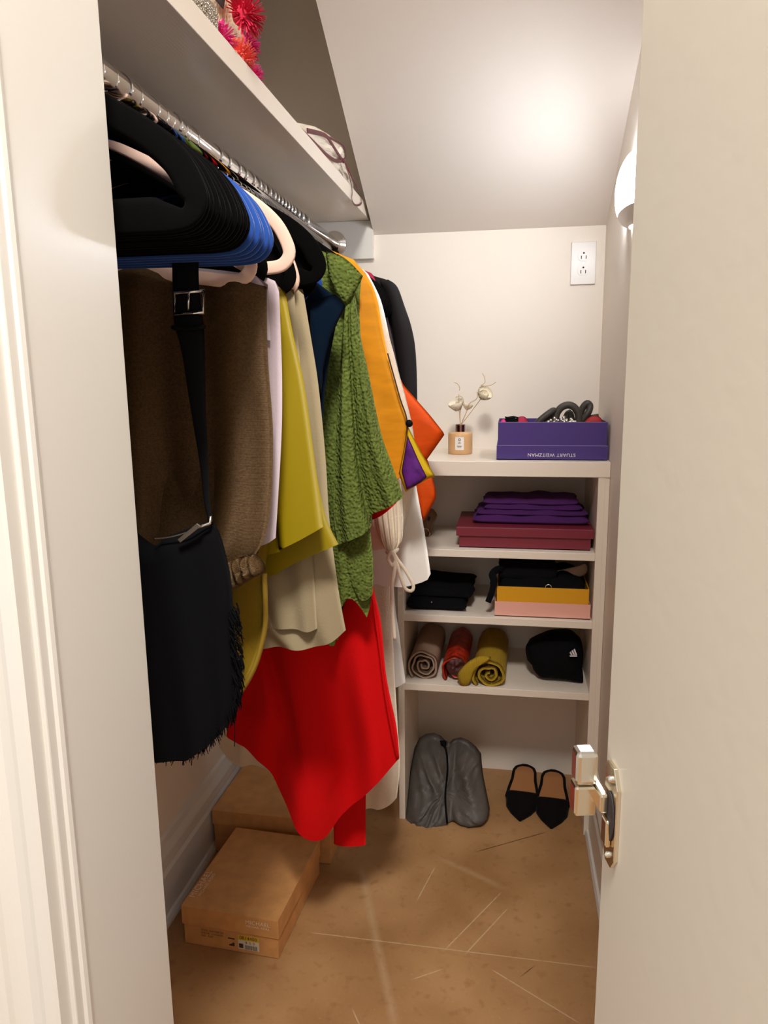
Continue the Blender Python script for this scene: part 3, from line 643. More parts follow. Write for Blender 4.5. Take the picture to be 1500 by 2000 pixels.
# hangers inside the garments: only their hooks show on the rod
for y, what in ((1.305,'olive green seersucker jacket'), (1.395,'red dress'), (1.475,'saffron silk jacket'), (1.54,'cream gauze blouse'), (1.605,'white cotton blouse'), (1.655,'long cream dress'), (1.705,'white tunic'), (1.755,'orange silk top'), (1.79,'magenta top'), (1.825,'dark plum jacket'), (1.872,'charcoal jacket')):
    hanger(y, 'black', 'hanger inside the '+what+', its chrome hook on the rod', None, 1.0)
for y in (1.345, 1.43, 1.51, 1.575, 1.63, 1.68, 1.73):
    hanger(y, 'black', 'black hanger squeezed in among the garments with its hook on the rod', 'spare hangers among the garments', 1.0, rnd.uniform(-.5, .5))

# ================================================================== ON THE UPPER SHELF
SZ = 1.744
# straw tote with raffia flowers
t = root('straw_tote', 'cream woven straw tote with pink and coral raffia flowers', 'bag', (-.58, 1.24, SZ+.0005))
tx = -.452
fo = [V((tx, .94, SZ+.001)), V((tx, 1.300, SZ+.001)), V((tx-.004, 1.312, SZ+.09)), V((tx-.02, 1.30, SZ+.30)), V((tx-.02, .96, SZ+.30))]
bo = [p+V((-.14, 0, 0)) for p in fo]
mk('panel', prismg(fo, (-.004, 0, 0)), 'straw', t, bev=.001); mk('panel', prismg(bo, (-.004, 0, 0)), 'straw', t, bev=.001)
mk('gusset', prismg([fo[1], bo[1], bo[2], bo[3], fo[3], fo[2]], (0, -.004, 0)), 'straw', t); mk('gusset', prismg([fo[0], bo[0], bo[4], fo[4]], (0, .004, 0)), 'straw', t)
mk('base', boxg(tx-.142, tx-.002, .944, 1.298, SZ+.001, SZ+.005), 'straw', t)
tr = [PX(414,-6,tx-.002), PX(434,18,tx-.002), PX(440,-20,tx-.002)]
mk('handle_opening', prismg([p+V((.001,0,0)) for p in tr], (.0015, 0, 0)), 'slot', t)
def flower(c, r, m, d):
    c = V(c); d = V(d).normalized(); a = d.orthogonal().normalized(); b = d.cross(a); gs = [ellipsoidg(c, r*.45, r*.45, r*.45, 10, 6)]
    for k in range(150):
        th = math.acos(1-rnd.random()*1.05); ph = rnd.uniform(0, 2*math.pi)
        e = (d*math.cos(th)+(a*math.cos(ph)+b*math.sin(ph))*math.sin(th)).normalized()
        sd = e.orthogonal().normalized(); sd = Matrix.Rotation(rnd.uniform(0, 6.28), 3, e) @ sd
        rr = r*rnd.uniform(.82, 1.05); w_ = r*.055
        p0, p1, p2 = c+e*r*.3, c+e*rr*.75+d*r*.05, c+e*rr
        for p_ in (p0, p1, p2): p_.z = max(p_.z, SZ+.003)
        gs.append(tubeg([p0, p1, p2], [w_*.6, w_, w_*.8], 4, flat=.4))
    return mk('raffia_flower', merge(*gs), m, t)
flower(PX(424,82,-.436), .031, 'pom_pink', (1,-.5,.1))
flower(PX(461,116,-.432), .034, 'pom_coral', (1,-.6,.2))
flower(PX(473,30,-.436), .038, 'pom_red', (1,-.5,.2))
flower(V((-.468, 1.335, SZ+.085)), .036, 'pom_pink', (.8,1,.1))
flower(PX(487,152,-.432), .026, 'pom_pink', (1,-.3,.1))
# beaded clutch
c = root('beaded_clutch', 'pewter beaded clutch leaning against the straw tote', 'bag', (-.432, 1.03, SZ+.0005))
mk('pouch', boxg(-.4485, -.424, .86, 1.10, SZ+.001, SZ+.032), 'bead', c, bev=.006)
mk('lining', prismg([V((-.446,.88,SZ+.030)), V((-.446,1.09,SZ+.030)), V((-.448,1.05,SZ+.044)), V((-.448,.88,SZ+.055))], (.006,0,0)), 'teal', c)
ico = ellipsoidg((0,0,0), 1, 1, 1, 6, 4); bd = []
for i in range(50):
    for jj in range(12):
        y = .862+.236*i/49; z = SZ+.005+.0029*jj; r = rnd.uniform(.0024,.0034)
        ct = V((-.4225+.003*math.sin(jj/11*3.14)+rnd.uniform(-.001,.001), y+rnd.uniform(-.0015,.0015), z+rnd.uniform(-.001,.001)))
        bd.append(([ct+p*r for p in ico[0]], ico[1]))
o = mk('beads', merge(*bd), 'bead', c, True); o['kind'] = 'stuff'
# cream dust bag with ribbons
b = root('dust_bag', 'crumpled cream dust bag with burgundy ribbons on the long shelf', 'bag', (-.50, 1.88, SZ+.0005))
ot = [V((-.475, y, z)) for y, z in ((1.49,SZ+.004), (1.53,SZ+.022), (1.62,SZ+.052), (1.74,SZ+.082), (1.88,SZ+.104), (1.99,SZ+.113), (2.06,SZ+.108), (2.10,SZ+.085), (2.14,SZ+.055), (2.19,SZ+.026), (2.215,SZ+.012), (2.18,SZ+.004), (1.9,SZ+.002), (1.65,SZ+.002))]
mk('pouch', puffg(ot, (1,0,0), .052, 9, 110, mod=lambda q: 1+.35*noise.noise(q*26)+.2*noise.noise(q*60)), 'dust_cloth', b, True)
text('lettering', 'E', .020, 'ink', b, PX(615,291,-.4205), (0.1,1,0.0), (-.35,0,1), lift=.002)
for pts, wv in ((((557,247),(568,244),(582,249),(598,263),(620,285),(640,304),(656,314),(669,314)),.0045), (((600,255),(634,264),(646,278),(658,297),(669,313)),.0055), (((634,264),(655,275),(671,287),(675,303),(671,314)),.003), (((671,314),(678,330),(685,355),(688,374),(687,388),(692,399),(699,401),(706,396),(705,382)),.003), (((672,314),(684,338),(694,358),(700,372)),.0045)):
    mk('ribbon', tubeg(smooth_pts([PX(a, q, -.4155 if q < 318 else -.4085) for a, q in pts], 44), wv, 6, flat=.22, up=(1,0,0)), 'ribbon', b, True)
mk('ribbon_knot', ellipsoidg(PX(671,314,-.414), .004, .007, .006, 10, 8), 'ribbon', b, True)

# ================================================================== ON THE SHELVING UNIT
def tray(x0, x1, y0, y1, z0, z1, t=.002):      # an open box: floor and four walls
    return merge(boxg(x0, x1, y0, y1, z0, z0+t), boxg(x0, x1, y0, y0+t, z0, z1), boxg(x0, x1, y1-t, y1, z0, z1), boxg(x0, x0+t, y0+t, y1-t, z0, z1), boxg(x1-t, x1, y0+t, y1-t, z0, z1))
def lidg(x0, x1, y0, y1, z0, z1, t=.0015):     # a lid: top and four skirts
    return merge(boxg(x0, x1, y0, y1, z1-t, z1), boxg(x0, x1, y0, y0+t, z0, z1-t), boxg(x0, x1, y1-t, y1, z0, z1-t), boxg(x0, x0+t, y0+t, y1-t, z0, z1-t), boxg(x1-t, x1, y0+t, y1-t, z0, z1-t))
TZ = 1.0455
# reed diffuser
JX, JY = -.137, 2.105
d = root('reed_diffuser', 'peach glass reed diffuser with dried white flowers on the unit top', 'diffuser', (JX, JY, TZ))
mk('jar', latheg([(0,0), (.0325,0), (.0345,.002), (.0345,.057), (.033,.060), (.014,.061), (.0135,.063), (0,.063)], (JX, JY, TZ), 40), 'jar', d, True)
mk('collar', latheg([(0,.061), (.0135,.061), (.0138,.062), (.0138,.081), (.0125,.083), (.006,.083), (.006,.080), (0,.080)], (JX, JY, TZ), 32), 'copper', d)
lb = [V((JX+.0349*math.sin(a), JY-.0349*math.cos(a), z)) for z in (TZ+.013, TZ+.049) for a in [(-.36+.72*k/8) for k in range(9)]]
lo = mk('paper_label', (lb, [(k, k+1, k+10, k+9) for k in range(8)]), 'plastic', d)
def ringg(c, r, th, n=20):
    return tubeg([V(c)+V((r*math.cos(2*math.pi*k/n), 0, r*math.sin(2*math.pi*k/n))) for k in range(n)], th, 5, True)
mk('emblem', ringg((JX, JY-.0353, TZ+.042), .003, .0007), 'ink', lo)
for z, wd in ((.0345,.005), (.0315,.008), (.024,.014), (.021,.010)):
    mk('print_line', boxg(JX-wd/2, JX+wd/2, JY-.0354, JY-.0351 if wd < .011 else JY-.0349, TZ+z-.0005, TZ+z+.0005), 'ink', lo)
def q(px, py, dy=0): return P(px, py, JY+dy)
nk = V((JX, JY, TZ+.078))
for pts in ((q(897,800), q(896,770,-.01)), (q(899,805), q(905,783,-.02), q(900,774,-.02), q(890,776,-.02)), (q(912,802), q(917,788), q(930,780), q(933,770), q(931,765)), (q(909,810), q(914,796), q(916,790)), (q(940,778), q(947,766))):
    mk('reed', tubeg(smooth_pts([nk]+list(pts), 24), .0011, 6), 'reed', d, True)
for pts in (((897,763),(898,758),(894,750),(887,747)), ((939,753),(947,747),(946,737),(942,729)), ((948,754),(960,752),(969,746))):
    mk('curl', tubeg(smooth_pts([q(*p) for p in pts], 16), .0009, 6), 'reed', d, True)
def petals(c, r, ax):
    c = V(c); ax = V(ax).normalized(); a = ax.orthogonal().normalized(); bb = ax.cross(a)
    fl_ = mk('flower_heart', ellipsoidg(c+ax*r*.25, r*.3, r*.3, r*.35, 12, 8), 'petal', d, True)
    for ring, (n, opn, sc_) in enumerate(((5, .55, .8), (7, 1.0, 1.0))):
        for k in range(n):
            ph = 2*math.pi*(k+ring*.5)/n; ra = a*math.cos(ph)+bb*math.sin(ph); tn = ax.cross(ra)
            vs, fs = [], []; NU, NV = 7, 7
            for jv in range(NV):
                v = jv/(NV-1); out = opn*r*sc_*math.sin(v*1.75)*.9; up_ = r*sc_*(v*1.15-.1*v*v)
                wd = r*.62*math.sin(math.pi*(.12+.80*v))**.7
                for iu in range(NU):
                    u = iu/(NU-1)*2-1
                    vs.append(c+ra*(out-.25*wd*u*u)+ax*(up_+.10*r*u*u*v)+tn*wd*u)
            for jv in range(NV-1):
                for iu in range(NU-1): z = jv*NU+iu; fs.append((z, z+1, z+NU+1, z+NU))
            mk('petal', (vs, fs), 'petal', d, True)
petals(q(895,801), .024, (-.35,-.35,1)); petals(q(911,800,.014), .016, (.3,.1,1)); petals(q(940,777), .025, (.55,-.6,.7))
# violet shoebox standing in its upturned lid, with things in it
BX0, BX1, BY0, BY1 = -.029, .247, 1.958, 2.135
b = root('shoebox', 'violet shoebox standing in its own lid on the unit top', 'box', ((BX0+BX1)/2, (BY0+BY1)/2, TZ))
mk('lid', tray(BX0-.003, BX1+.003, BY0-.003, BY1+.003, TZ, TZ+.037), 'blue_box', b)
mk('body', tray(BX0, BX1, BY0, BY1, TZ+.0025, TZ+.0975), 'blue_box', b)
for nm, (x0, x1, y0, y1, z) in (('rim', (BX0, BX1, BY0, BY0+.002, TZ+.0975)), ('rim', (BX0-.003, BX1+.003, BY0-.003, BY0-.001, TZ+.037))): mk(nm, boxg(x0, x1, y0-.0002, y1, z, z+.0008), 'box_edge', b)
text('lettering', 'STUART WEITZMAN', .0125, 'print_white', b, P(1077,888.5,BY0-.0034), (-1,0,0), (0,0,-1), space=1.08)
zt = TZ+.104
hb = root('satin_headband', 'dark grey twisted satin roll coiled over the violet shoebox', 'headband', (.13, 2.03, TZ+.06))
def qb(px, py, y): return P(px, py, y)
pth = [(1040,836,1.985),(1058,818,1.985),(1075,805,1.99),(1082,802,2.0),(1078,812,2.01),(1066,824,2.0),(1062,834,2.0)]
mk('roll', tubeg(smooth_pts([qb(*p) for p in pth], 40), .0085, 10), 'band', hb, True)
pth = [(1086,832,2.0),(1086,812,2.0),(1095,797,2.0),(1110,791,2.0),(1123,797,2.0),(1130,812,2.0),(1128,834,2.0)]
mk('roll', tubeg(smooth_pts([qb(*p) for p in pth], 40), .0095, 10), 'band', hb, True)
pth = [(1098,836,2.02),(1104,818,2.03),(1112,806,2.03),(1116,820,2.03),(1116,836,2.02)]
mk('roll', tubeg(smooth_pts([qb(*p) for p in pth], 30), .009, 10), 'band', hb, True)
pth = [(1132,812,2.04),(1138,797,2.04),(1146,788,2.04),(1152,792,2.04),(1150,804,2.03),(1140,818,2.03),(1132,828,2.03)]
mk('roll', tubeg(smooth_pts([qb(*p) for p in pth], 40), .009, 10), 'band', hb, True)
pth = [(1124,832,2.05),(1140,820,2.055),(1158,814,2.055),(1169,811,2.055)]
mk('roll', tubeg(smooth_pts([qb(*p) for p in pth], 24), [.007]*16+[.007-.0004*k for k in range(8)], 10), 'band', hb, True)
br = []
for k in range(70):
    bx = rnd.uniform(1066, 1128); by = 830-16*math.sin((bx-1066)/62*math.pi)**.6*rnd.random(); pt = qb(bx, by, 1.972+rnd.uniform(-.003,.012)); r = rnd.uniform(.0030,.0048)
    br.append(([pt+p*r for p in ellipsoidg((0,0,0),1,1,1,8,5)[0]], ellipsoidg((0,0,0),1,1,1,8,5)[1]))
o = mk('bead_string', merge(*br), 'silver', None, True); tag(o, 'heap of silvery beads at the front of the violet shoebox', 'beads', kind='stuff')
tag(mk('red_scarf', puffg([qb(a, e, 1.985) for a, e in ((1138,838),(1141,824),(1150,815),(1162,812),(1173,816),(1178,828),(1176,838))], (0,-1,0), .016, 6, 50), 'red_cloth', None, True), 'red cloth tucked into the right end of the violet shoebox', 'scarf')
tag(mk('red_cloth_bundle', puffg([qb(a, e, 2.0) for a, e in ((1004,838),(1008,819),(1018,813),(1028,817),(1036,838))], (0,-1,0), .016, 6, 40, mod=lambda p: 1+.3*noise.noise(p*120)), 'magenta', None, True), 'dark red cloth bundle beside the coiled hair tie in the violet box', 'cloth')
tag(mk('pink_cloth', puffg([qb(a, e, 1.975) for a, e in ((975,838),(977,823),(984,818),(990,826),(990,838))], (0,-1,0), .008, 5, 30), 'pom_pink', None, True), 'bit of pink cloth in the left corner of the violet shoebox', 'cloth')
tag(mk('hair_tie', merge(*[tubeg([V((.005+.016*math.cos(t_), 1.985+.016*math.sin(t_), zt-.012+k*.0042+.001*math.sin(3*t_+k))) for t_ in [2*math.pi*i/24 for i in range(24)]], .0019, 6, True) for k in range(5)]), 'black_leather', None, True), 'black coiled hair tie at the left end of the violet shoebox', 'hair tie')
# maroon shoebox
Z1 = .8075
b = root('shoebox', 'maroon lidded shoebox on the highest inner shelf', 'box', (.045, 2.06, Z1))
mk('body', tray(-.1275, .2165, 1.951, 2.168, Z1, Z1+.050), 'maroon', b)
mk('lid', lidg(-.1355, .2235, 1.944, 2.174, Z1+.033, Z1+.0575), 'maroon', b, bev=.0006)
ZL = Z1+.058
pc = root('folded_garment', 'folded purple jersey garment on the maroon shoebox', 'garment', (.06, 2.05, ZL))
def slab(x0, x1, y0, y1, z0, z1, seed, amp=.004, nx=34, ny=18, edge=.35):
    vs, fs = [], []
    for s in (0, 1):
        for jy in range(ny+1):
            for ix in range(nx+1):
                u, v = ix/nx*2-1, jy/ny*2-1
                e = (1-abs(u)**8)*(1-abs(v)**6); h = (z1-z0)/2*max(0, e)**edge
                x = (x0+x1)/2+u*(x1-x0)/2; y = (y0+y1)/2+v*(y1-y0)/2
                z = (z0+z1)/2+(h if s else -h)
                n_ = noise.noise(V((x*16, y*16, seed)))
                x += .006*noise.noise(V((y*20, seed, 1)))*abs(u); y += .006*noise.noise(V((x*14, seed, 2)))*abs(v)
                if s: z += amp*n_*2*max(0, e)
                vs.append(V((x, y, z)))
    N = (nx+1)*(ny+1)
    for jy in range(ny):
        for ix in range(nx):
            a = jy*(nx+1)+ix; fs.append((a, a+nx+1, a+nx+2, a+1)); fs.append((N+a, N+a+1, N+a+nx+2, N+a+nx+1))
    for ix in range(nx): fs.append((ix, ix+1, N+ix+1, N+ix)); a = ny*(nx+1)+ix; fs.append((a, N+a, N+a+1, a+1))
    for jy in range(ny): a = jy*(nx+1); fs.append((a, N+a, N+a+nx+1, a+nx+1)); a += nx; fs.append((a, a+nx+1, N+a+nx+1, N+a))
    return vs, fs
mk('lower_fold', slab(-.094, .216, 1.985, 2.15, ZL, ZL+.024, 3), 'purple_cloth', pc, True)
mk('lower_fold', slab(-.085, .212, 1.993, 2.15, ZL+.021, ZL+.038, 4), 'purple_cloth', pc, True)
mk('upper_fold', slab(-.065, .196, 2.000, 2.145, ZL+.035, ZL+.052, 5), 'purple_cloth', pc, True)
mk('upper_fold', slab(-.067, .190, 2.003, 2.140, ZL+.049, ZL+.070, 6, .007), 'purple_cloth', pc, True)
# brown leather thing behind the white blouse
b = root('leather_piece', 'brown leather piece with an eyelet and ring, half hidden by the white blouse', 'leather item', (-.23, 2.07, Z1))
yb = 2.085
mk('strap', puffg([P(a, e, yb) for a, e in ((806,1010),(826,996),(843,993),(850,999),(854,1006),(852,1014),(847,1024),(845,1038),(837,1049),(826,1049),(806,1045))], (0,-1,0), .016, 6, 60), 'brown_leather', b, True)
mk('ring', tubeg([P(831+8*math.cos(t_), 1041+9*math.sin(t_), yb-.014) for t_ in [2*math.pi*i/24 for i in range(24)]], .003, 8, True), 'copper', b, True)
mk('eyelet', puffg([P(837+4*math.cos(t_)-.8*math.sin(t_), 1014+6*math.sin(t_), yb-.0135) for t_ in [2*math.pi*i/16 for i in range(16)]], (0,-1,0), .002, 3, 24), 'slot', b)
# pink and ochre box with black things
Z2 = .6225
b = root('shoebox', 'open ochre shoebox set in a pink lid on the middle shelf', 'box', (.10, 2.03, Z2))
mk('lid', tray(-.0295, .2215, 1.937, 2.135, Z2, Z2+.041), 'pink_card', b)
mk('body', tray(-.0245, .2165, 1.941, 2.131, Z2+.0025, Z2+.082), 'orange_card', b)
cl = root('black_garment', 'black garment heaped in the ochre shoebox', 'garment', (.09, 2.03, Z2+.01))
mk('heap', slab(-.018, .210, 1.948, 2.125, Z2+.030, Z2+.105, 9, .012), 'black_fab', cl, True)
mk('heap', slab(-.022, .135, 1.960, 2.125, Z2+.085, Z2+.150, 12, .012), 'black_fab', cl, True)
mk('strap', tubeg(smooth_pts([P(985,1112,1.965), P(972,1112,1.95), P(962,1122,1.935), P(965,1135,1.93), P(960,1158,1.928), P(953,1176,1.928)], 30), [.010]*18+[.008]*12, 8, flat=.35, up=(0,1,0)), 'black_fab', cl, True)
tag(mk('taupe_cloth', puffg([P(a, e, 2.01) for a, e in ((1072,1128),(1082,1116),(1100,1112),(1125,1106),(1144,1102),(1146,1118),(1130,1128),(1100,1134))], (0,-1,.3), .012, 6, 60, mod=lambda p: 1+.5*noise.noise(p*70)), 'tan_scarf', None, True), 'taupe cloth lying on the black garment in the ochre box', 'cloth')
mk('metal_ring', tubeg([P(1071+6*math.cos(t_), 1147+5*math.sin(t_), 1.943) for t_ in [2*math.pi*i/20 for i in range(20)]], .0013, 6, True), 'silver', cl, True)
# folded black pouch
b = root('black_pouch', 'flat folded black garment at the left of the middle shelf', 'garment', (-.19, 2.03, Z2))
mk('fold', slab(-.272, -.106, 1.948, 2.16, Z2, Z2+.034, 14, .004), 'black_fab', b, True)
mk('fold', slab(-.262, -.090, 1.965, 2.17, Z2+.030, Z2+.060, 15, .006), 'black_fab', b, True)
mk('stud', ellipsoidg(P(843,1176,1.947), .0018, .0018, .0018, 8, 6), 'silver', b)
# rolled scarves
Z3 = .4205
def roll(name, label, m, c0, c1, rx, rz, turns, th, seed, tri=0.0, core=None):
    """spiral of cloth swept from the front centre c0 to the back centre c1"""
    r_ = root(name, label, 'scarf', (c0[0], (c0[1]+c1[1])/2, Z3)); n = int(64*turns); NL = 16
    vs, fs = [], []
    for l in range(NL+1):
        s = l/NL; c = V(c0).lerp(V(c1), s)
        for i in range(n+1):
            a = 2*math.pi*turns*i/n; k = 1-.82*i/n
            wob = 1+(.10+.25*(1-k))*noise.noise(V((math.cos(a)*1.2, math.sin(a)*1.2, seed+i/n*3)))
            tr_ = 1-tri*(.5+.5*math.sin(a))*(1-abs(math.cos(a)))*.3
            ang_ = -a-math.pi*.75
            for o_ in (0, 1):
                rr = k*wob*tr_ if i > 8 else k*tr_*(1+(wob-1)*i/8)
                x = (rx*rr-o_*th)*math.cos(ang_); z = (rz*rr-o_*th)*math.sin(ang_)
                edge = (.003*noise.noise(V((a*.8, seed, 5)))+.006*i/n) if l == 0 else 0
                vs.append(c+V((x, edge, z)))
    W_ = (n+1)*2
    for l in range(NL):
        for i in range(n):
            for o_ in (0, 1):
                a = l*W_+i*2+o_; t4 = (a, a+W_, a+W_+2, a+2); fs.append(t4 if o_ else t4[::-1])
        for i in (0, n):
            a = l*W_+i*2; fs.append((a, a+1, a+W_+1, a+W_))
    for l in (0, NL):
        for i in range(n): a = l*W_+i*2; fs.append((a, a+2, a+3, a+1))
    zmin = min(p.z for p in vs); vs = [p+V((0,0,Z3+.0005-zmin)) for p in vs]
    mk('rolled_cloth', (vs, fs), m, r_, True)
    if core: mk('lining', puffg([V(c0)+V((rx*.66*math.cos(t_), .006, rz*.62*math.sin(t_)-.004)) for t_ in [2*math.pi*i/20 for i in range(20)]], (0,-1,0), .012, 6, 40, mod=lambda p: 1+.9*noise.noise(p*90)), core, r_, True)
    return r_
roll('rolled_scarf', 'rose beige scarf rolled up, leftmost of the three rolls', 'tan_scarf', (-.2245,1.955,Z3+.050), (-.222,2.20,Z3+.050), .048, .050, 3.2, .0055, 1.0)
roll('rolled_scarf', 'red brocade scarf rolled up between two other rolls', 'red_scarf', (-.1345,1.952,Z3+.046), (-.128,2.20,Z3+.046), .0415, .047, 1.6, .006, 4.0, core='dark_lining')
r3 = roll('rolled_scarf', 'yellow knitted scarf rolled up, rightmost of the three rolls', 'yellow_scarf', (-.040,1.928,Z3+.046), (-.032,2.19,Z3+.050), .052, .046, 2.4, .008, 9.0)
mk('loose_end', puffg([P(a, e, 1.922) for a, e in ((893,1322),(900,1306),(918,1290),(940,1280),(960,1284),(940,1298),(925,1314),(916,1336),(902,1340))], (0,-1,.2), .011, 6, 60), 'yellow_scarf', r3, True)
# black cap
cp = root('baseball_cap', 'black cap with a small three-stripe logo at the right of the shelf', 'cap', (.14, 2.06, Z3))
cyy = 2.02
mk('crown', puffg([P(a, e, cyy) for a, e in ((1027,1262),(1040,1251),(1058,1243),(1075,1237),(1096,1235),(1118,1236),(1132,1245),(1138,1262),(1139,1285),(1137,1305),(1130,1318),(1105,1321),(1075,1320),(1052,1318),(1042,1308),(1038,1295),(1030,1289))], (0,-1,0), .060, 9, 90, back=1.6), 'black_fab', cp, True)
mk('brim', puffg([P(a, e, 1.985) for a, e in ((1056,1318),(1080,1316),(1110,1312),(1134,1302),(1139,1331),(1130,1333),(1105,1327),(1078,1324))], (0,-1,.4), .010, 5, 60), 'black_fab', cp, True)
lg = mk('logo', merge(*[prismg([P(a, e, cyy-.066) for a, e in pts], (0,.006,0)) for pts in (((1113,1276),(1115,1273.5),(1118,1279),(1116,1280)), ((1116.5,1272.5),(1119,1270.5),(1123,1279),(1120.5,1280)), ((1120.5,1270),(1123,1268.5),(1127,1279),(1124.5,1280)), ((1113,1281),(1127,1281),(1127,1282.5),(1113,1282.5)))]), 'print_white', cp)

# ================================================================== ON THE FLOOR
# shoe boxes
def kraft_box(label, org, rz, wx, ly, h, lidh):
    r_ = root('shoebox', label, 'box', org); R_ = Matrix.Rotation(rz, 3, 'Z'); O = V(org)
    def T(g): return [O+R_ @ p for p in g[0]], g[1]
    mk('body', T(tray(.003, wx-.003, .003, ly-.003, .0005, h-.002)), 'kraft', r_, bev=.0006)
    mk('lid', T(lidg(0, wx, 0, ly, h-lidh, h)), 'kraft', r_, bev=.0012)
    return r_, (lambda x, y, z: O+R_ @ V((x, y, z))), R_
bx, tf, R_ = kraft_box('tan card shoebox nearest the door, with a yellow price sticker', (-.709, 1.372, 0), math.radians(-3.5), .232, .298, .0985, .046)
ux, uy = R_ @ V((1,0,0)), R_ @ V((0,1,0)); uz = V((0,0,1))
text('lettering', 'MICHAEL', .0135, 'kraft_print', bx, tf(.184, -.0002, .0835), ux, uz, space=1.05)
text('lettering', 'MICHAEL KORS', .0075, 'kraft_print', bx, tf(.184, -.0002, .0735), ux, uz, space=1.05)
text('lettering', 'MICHAEL', .021, 'kraft_print', bx, tf(.012, .075, .0987), uy, -ux, space=1.1)
text('lettering', 'MICHAEL KORS', .0105, 'kraft_print', bx, tf(.027, .075, .0987), uy, -ux, space=1.1)
def decal(name, x0, x1, z0, z1, m, lift=.0004):
    return mk(name, ([tf(x, .003-lift, z) for x, z in ((x0,z0), (x1,z0), (x1,z1), (x0,z1))], [(0,1,2,3)]), m, bx)
decal('sticker', .134, .184, .010, .045, 'sticker_white'); decal('sticker', .134, .184, .033, .045, 'sticker_yellow', .0006)
text('lettering', '0814400', .0115, 'ink', bx, tf(.159, .0022, .0395), ux, uz, space=1.05); text('lettering', '8 5 0', .0085, 'ink', bx, tf(.163, .0022, .0285), ux, uz, space=1.3)
decal('barcode', .136, .146, .013, .024, 'ink', .0006)
for k in range(16): decal('barcode', .150+k*.0019, .150+k*.0019+(.0012 if k % 3 else .0007), .011, .022, 'ink', .0006)
text('lettering', 'STYLE  LEATHER SN', .0062, 'ink', bx, tf(.045, .0022, .0425), ux, uz, 'LEFT'); text('lettering', 'COLOR  LUGGAGE', .0062, 'ink', bx, tf(.045, .0022, .0355), ux, uz, 'LEFT')
text('lettering', 'SIZE   8.5M', .0062, 'ink', bx, tf(.045, .0022, .0285), ux, uz, 'LEFT')
mk('shoe_mark', prismg([tf(x, .0024, z) for x, z in ((.112,.014), (.125,.014), (.125,.022), (.122,.023), (.118,.019), (.112,.017))], uy*.0004), 'ink', bx); decal('shoe_mark', .110, .126, .031, .034, 'ink', .0006)
bx, tf, R_ = kraft_box('tan card shoebox pushed back by the skirting under the red dress', (-.768, 1.695, 0), math.radians(-1.0), .328, .285, .125, .042)
ux = R_ @ V((1,0,0))
text('lettering', 'MICHAEL', .0155, 'kraft_print', bx, tf(.270, -.0002, .104), ux, uz, space=1.05)
text('lettering', 'MICHAEL KORS', .008, 'kraft_print', bx, tf(.270, -.0002, .0935), ux, uz, space=1.05)
# grey dust bag
g = root('drawstring_bag', 'grey drawstring dust bag standing full in the lowest compartment', 'bag', (-.155, 2.02, 0))
def lean(px, py): return P(px, py, 1.915+.20*max(0, min(1, (1612-py)/180)))
ob = [lean(a, e) for a, e in ((791,1619),(790,1600),(793,1575),(797,1540),(802,1500),(809,1462),(819,1441),(832,1433),(848,1431),(860,1436),(870,1446),(878,1450),(886,1443),(900,1440),(916,1446),(930,1458),(940,1472),(941,1490),(944,1515),(951,1550),(957,1580),(953,1598),(945,1606),(925,1611),(905,1610),(890,1603),(882,1604),(872,1613),(856,1617),(836,1615),(818,1613),(804,1616))]
def crease(p):
    k = min(1, abs(p.x-(-.143+.02*(p.z-.1)))/.045)
    r1 = 1-abs(noise.noise(V((p.x*26+p.z*14, p.z*10, 3.3)))); r2 = 1-abs(noise.noise(V((p.x*50-p.z*30, p.z*28, 8.1))))
    low = 1+.25*max(0, 1-p.z/.05)
    return (.22+.78*k**.8)*(.55+.38*r1**2+.20*r2**3)*low
mk('cloth', puffg(ob, (0,-1,-.15), .060, 14, 190, mod=crease, back=.6, smooth=False), 'grey_bag', g, True)
mk('cord', tubeg(smooth_pts([lean(862,1438)+V((0,-.03,0)), lean(873,1450)+V((0,-.04,0)), lean(876,1490)+V((0,-.035,0)), lean(872,1540)+V((0,-.04,0)), lean(876,1590)+V((0,-.045,0))], 30), .0028, 6), 'black_fab', g, True)
mk('knot', ellipsoidg(lean(868,1442)+V((0,-.03,0)), .010, .010, .008, 12, 8), 'black_fab', g, True)
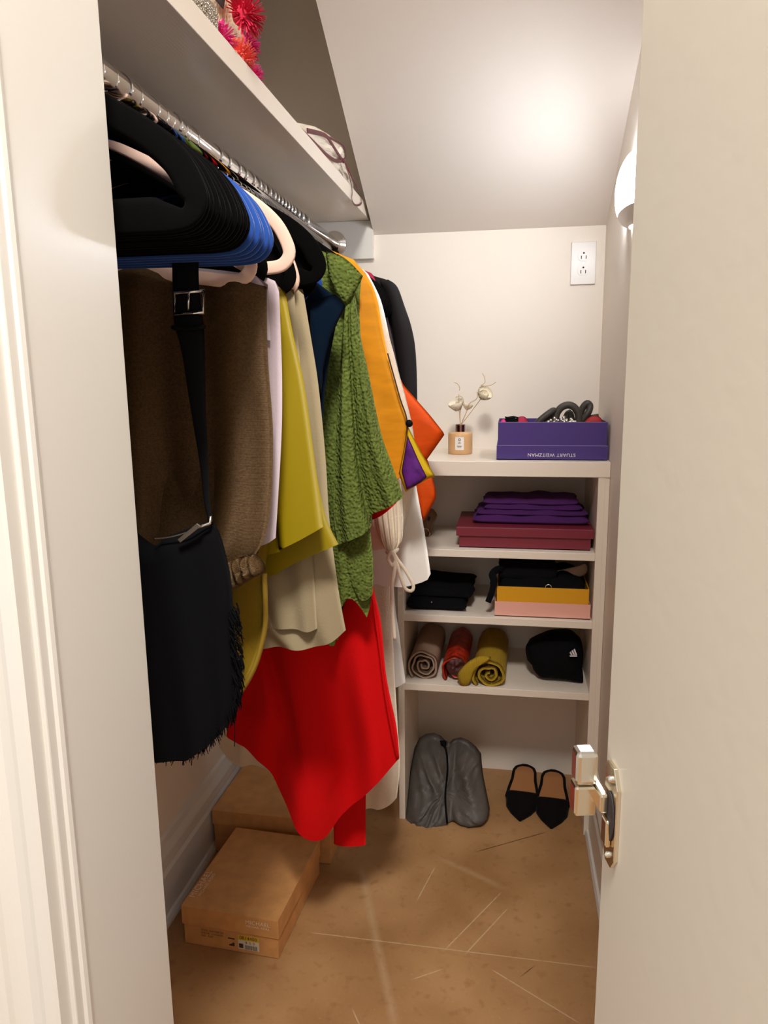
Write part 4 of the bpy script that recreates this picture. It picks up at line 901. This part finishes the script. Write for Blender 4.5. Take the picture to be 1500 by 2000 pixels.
# pointed mules
def mule(label, toe, heel):
    r_ = root('mule_shoe', label, 'shoe', ((toe[0]+heel[0])/2, (toe[1]+heel[1])/2, 0), 'black mules')
    T0, H0 = V((*toe, 0)), V((*heel, 0)); d_ = (H0-T0); Ln = d_.length; d_.normalize(); s_ = V((d_.y, -d_.x, 0))
    def hw(t):    # half width along the shoe, toe 0 .. heel 1
        pts = ((0,.002), (.05,.012), (.14,.028), (.27,.043), (.40,.048), (.55,.043), (.70,.036), (.85,.034), (.94,.027), (.98,.016), (1,.006))
        for (a, x), (b_, y) in zip(pts, pts[1:]):
            if t <= b_: return x+(y-x)*(t-a)/(b_-a)
        return .004
    def rise(t): return .006+.030*max(0, min(1, (t-.30)/.55))
    N = 36; ts = [i/N for i in range(N+1)]
    def plate(z0, z1, sc_, t0=0, t1=1):
        vs, fs = [], []; tt = [t for t in ts if t0 <= t <= t1]
        for t in tt:
            c_ = T0+d_*Ln*t; h_ = hw(t)*sc_
            for x, z in ((-1,z0), (1,z0), (1,z1), (-1,z1)): vs.append(c_+s_*h_*x+V((0,0,z+rise(t))))
        for i in range(len(tt)-1):
            for k in range(4): fs.append((i*4+k, i*4+(k+1) % 4, i*4+4+(k+1) % 4, i*4+4+k))
        fs.append((0,1,2,3)); e_ = (len(tt)-1)*4; fs.append((e_+3, e_+2, e_+1, e_)); return vs, fs
    mk('sole', plate(-.006, .001, 1.0), 'suede', r_)
    mk('insole', plate(.001, .003, .90, .3, .985), 'insole', r_)
    hl = plate(-.034, -.004, .92, .80, .99)
    mk('heel', ([V((p.x, p.y, max(.0002, p.z))) for p in hl[0]], hl[1]), 'suede', r_)
    vs, fs = [], []; K = 17; tt = [i/24*.40 for i in range(25)]
    for t in tt:
        c_ = T0+d_*Ln*t; h_ = hw(t)*1.05; top = .009+.022*math.sin(min(1, t/.45)*math.pi/2)
        for k in range(K):
            a = math.pi*k/(K-1); vs.append(c_+s_*h_*math.cos(a)+d_*(.030*(1-math.sin(a)**1.3) if t > .26 else 0)*((t-.26)/.14 if t > .26 else 0)+V((0,0,rise(t)-.005+top*math.sin(a)**.8)))
    for i in range(len(tt)-1):
        for k in range(K-1): fs.append((i*K+k, i*K+k+1, i*K+K+k+1, i*K+K+k))
    up = mk('upper', (vs, fs), 'suede', r_, True); md = up.modifiers.new('s', 'SOLIDIFY'); md.thickness = .0015; md.offset = 1
    rim = []
    for sgn in (1, -1):
        for t in ([.40+.60*i/18 for i in range(19)] if sgn == 1 else [1-.60*i/18 for i in range(19)]): rim.append(T0+d_*Ln*t+s_*hw(t)*sgn*.97+V((0,0,rise(t)+.003)))
    mk('rim', tubeg(rim, .0048, 6), 'suede', r_, True)
    return r_
mule('black suede pointed mule with tan insole, nearer the grey bag', (.052,1.958), (.071,2.205))
mule('black suede pointed mule with tan insole, nearer the right panel', (.139,1.935), (.158,2.185))
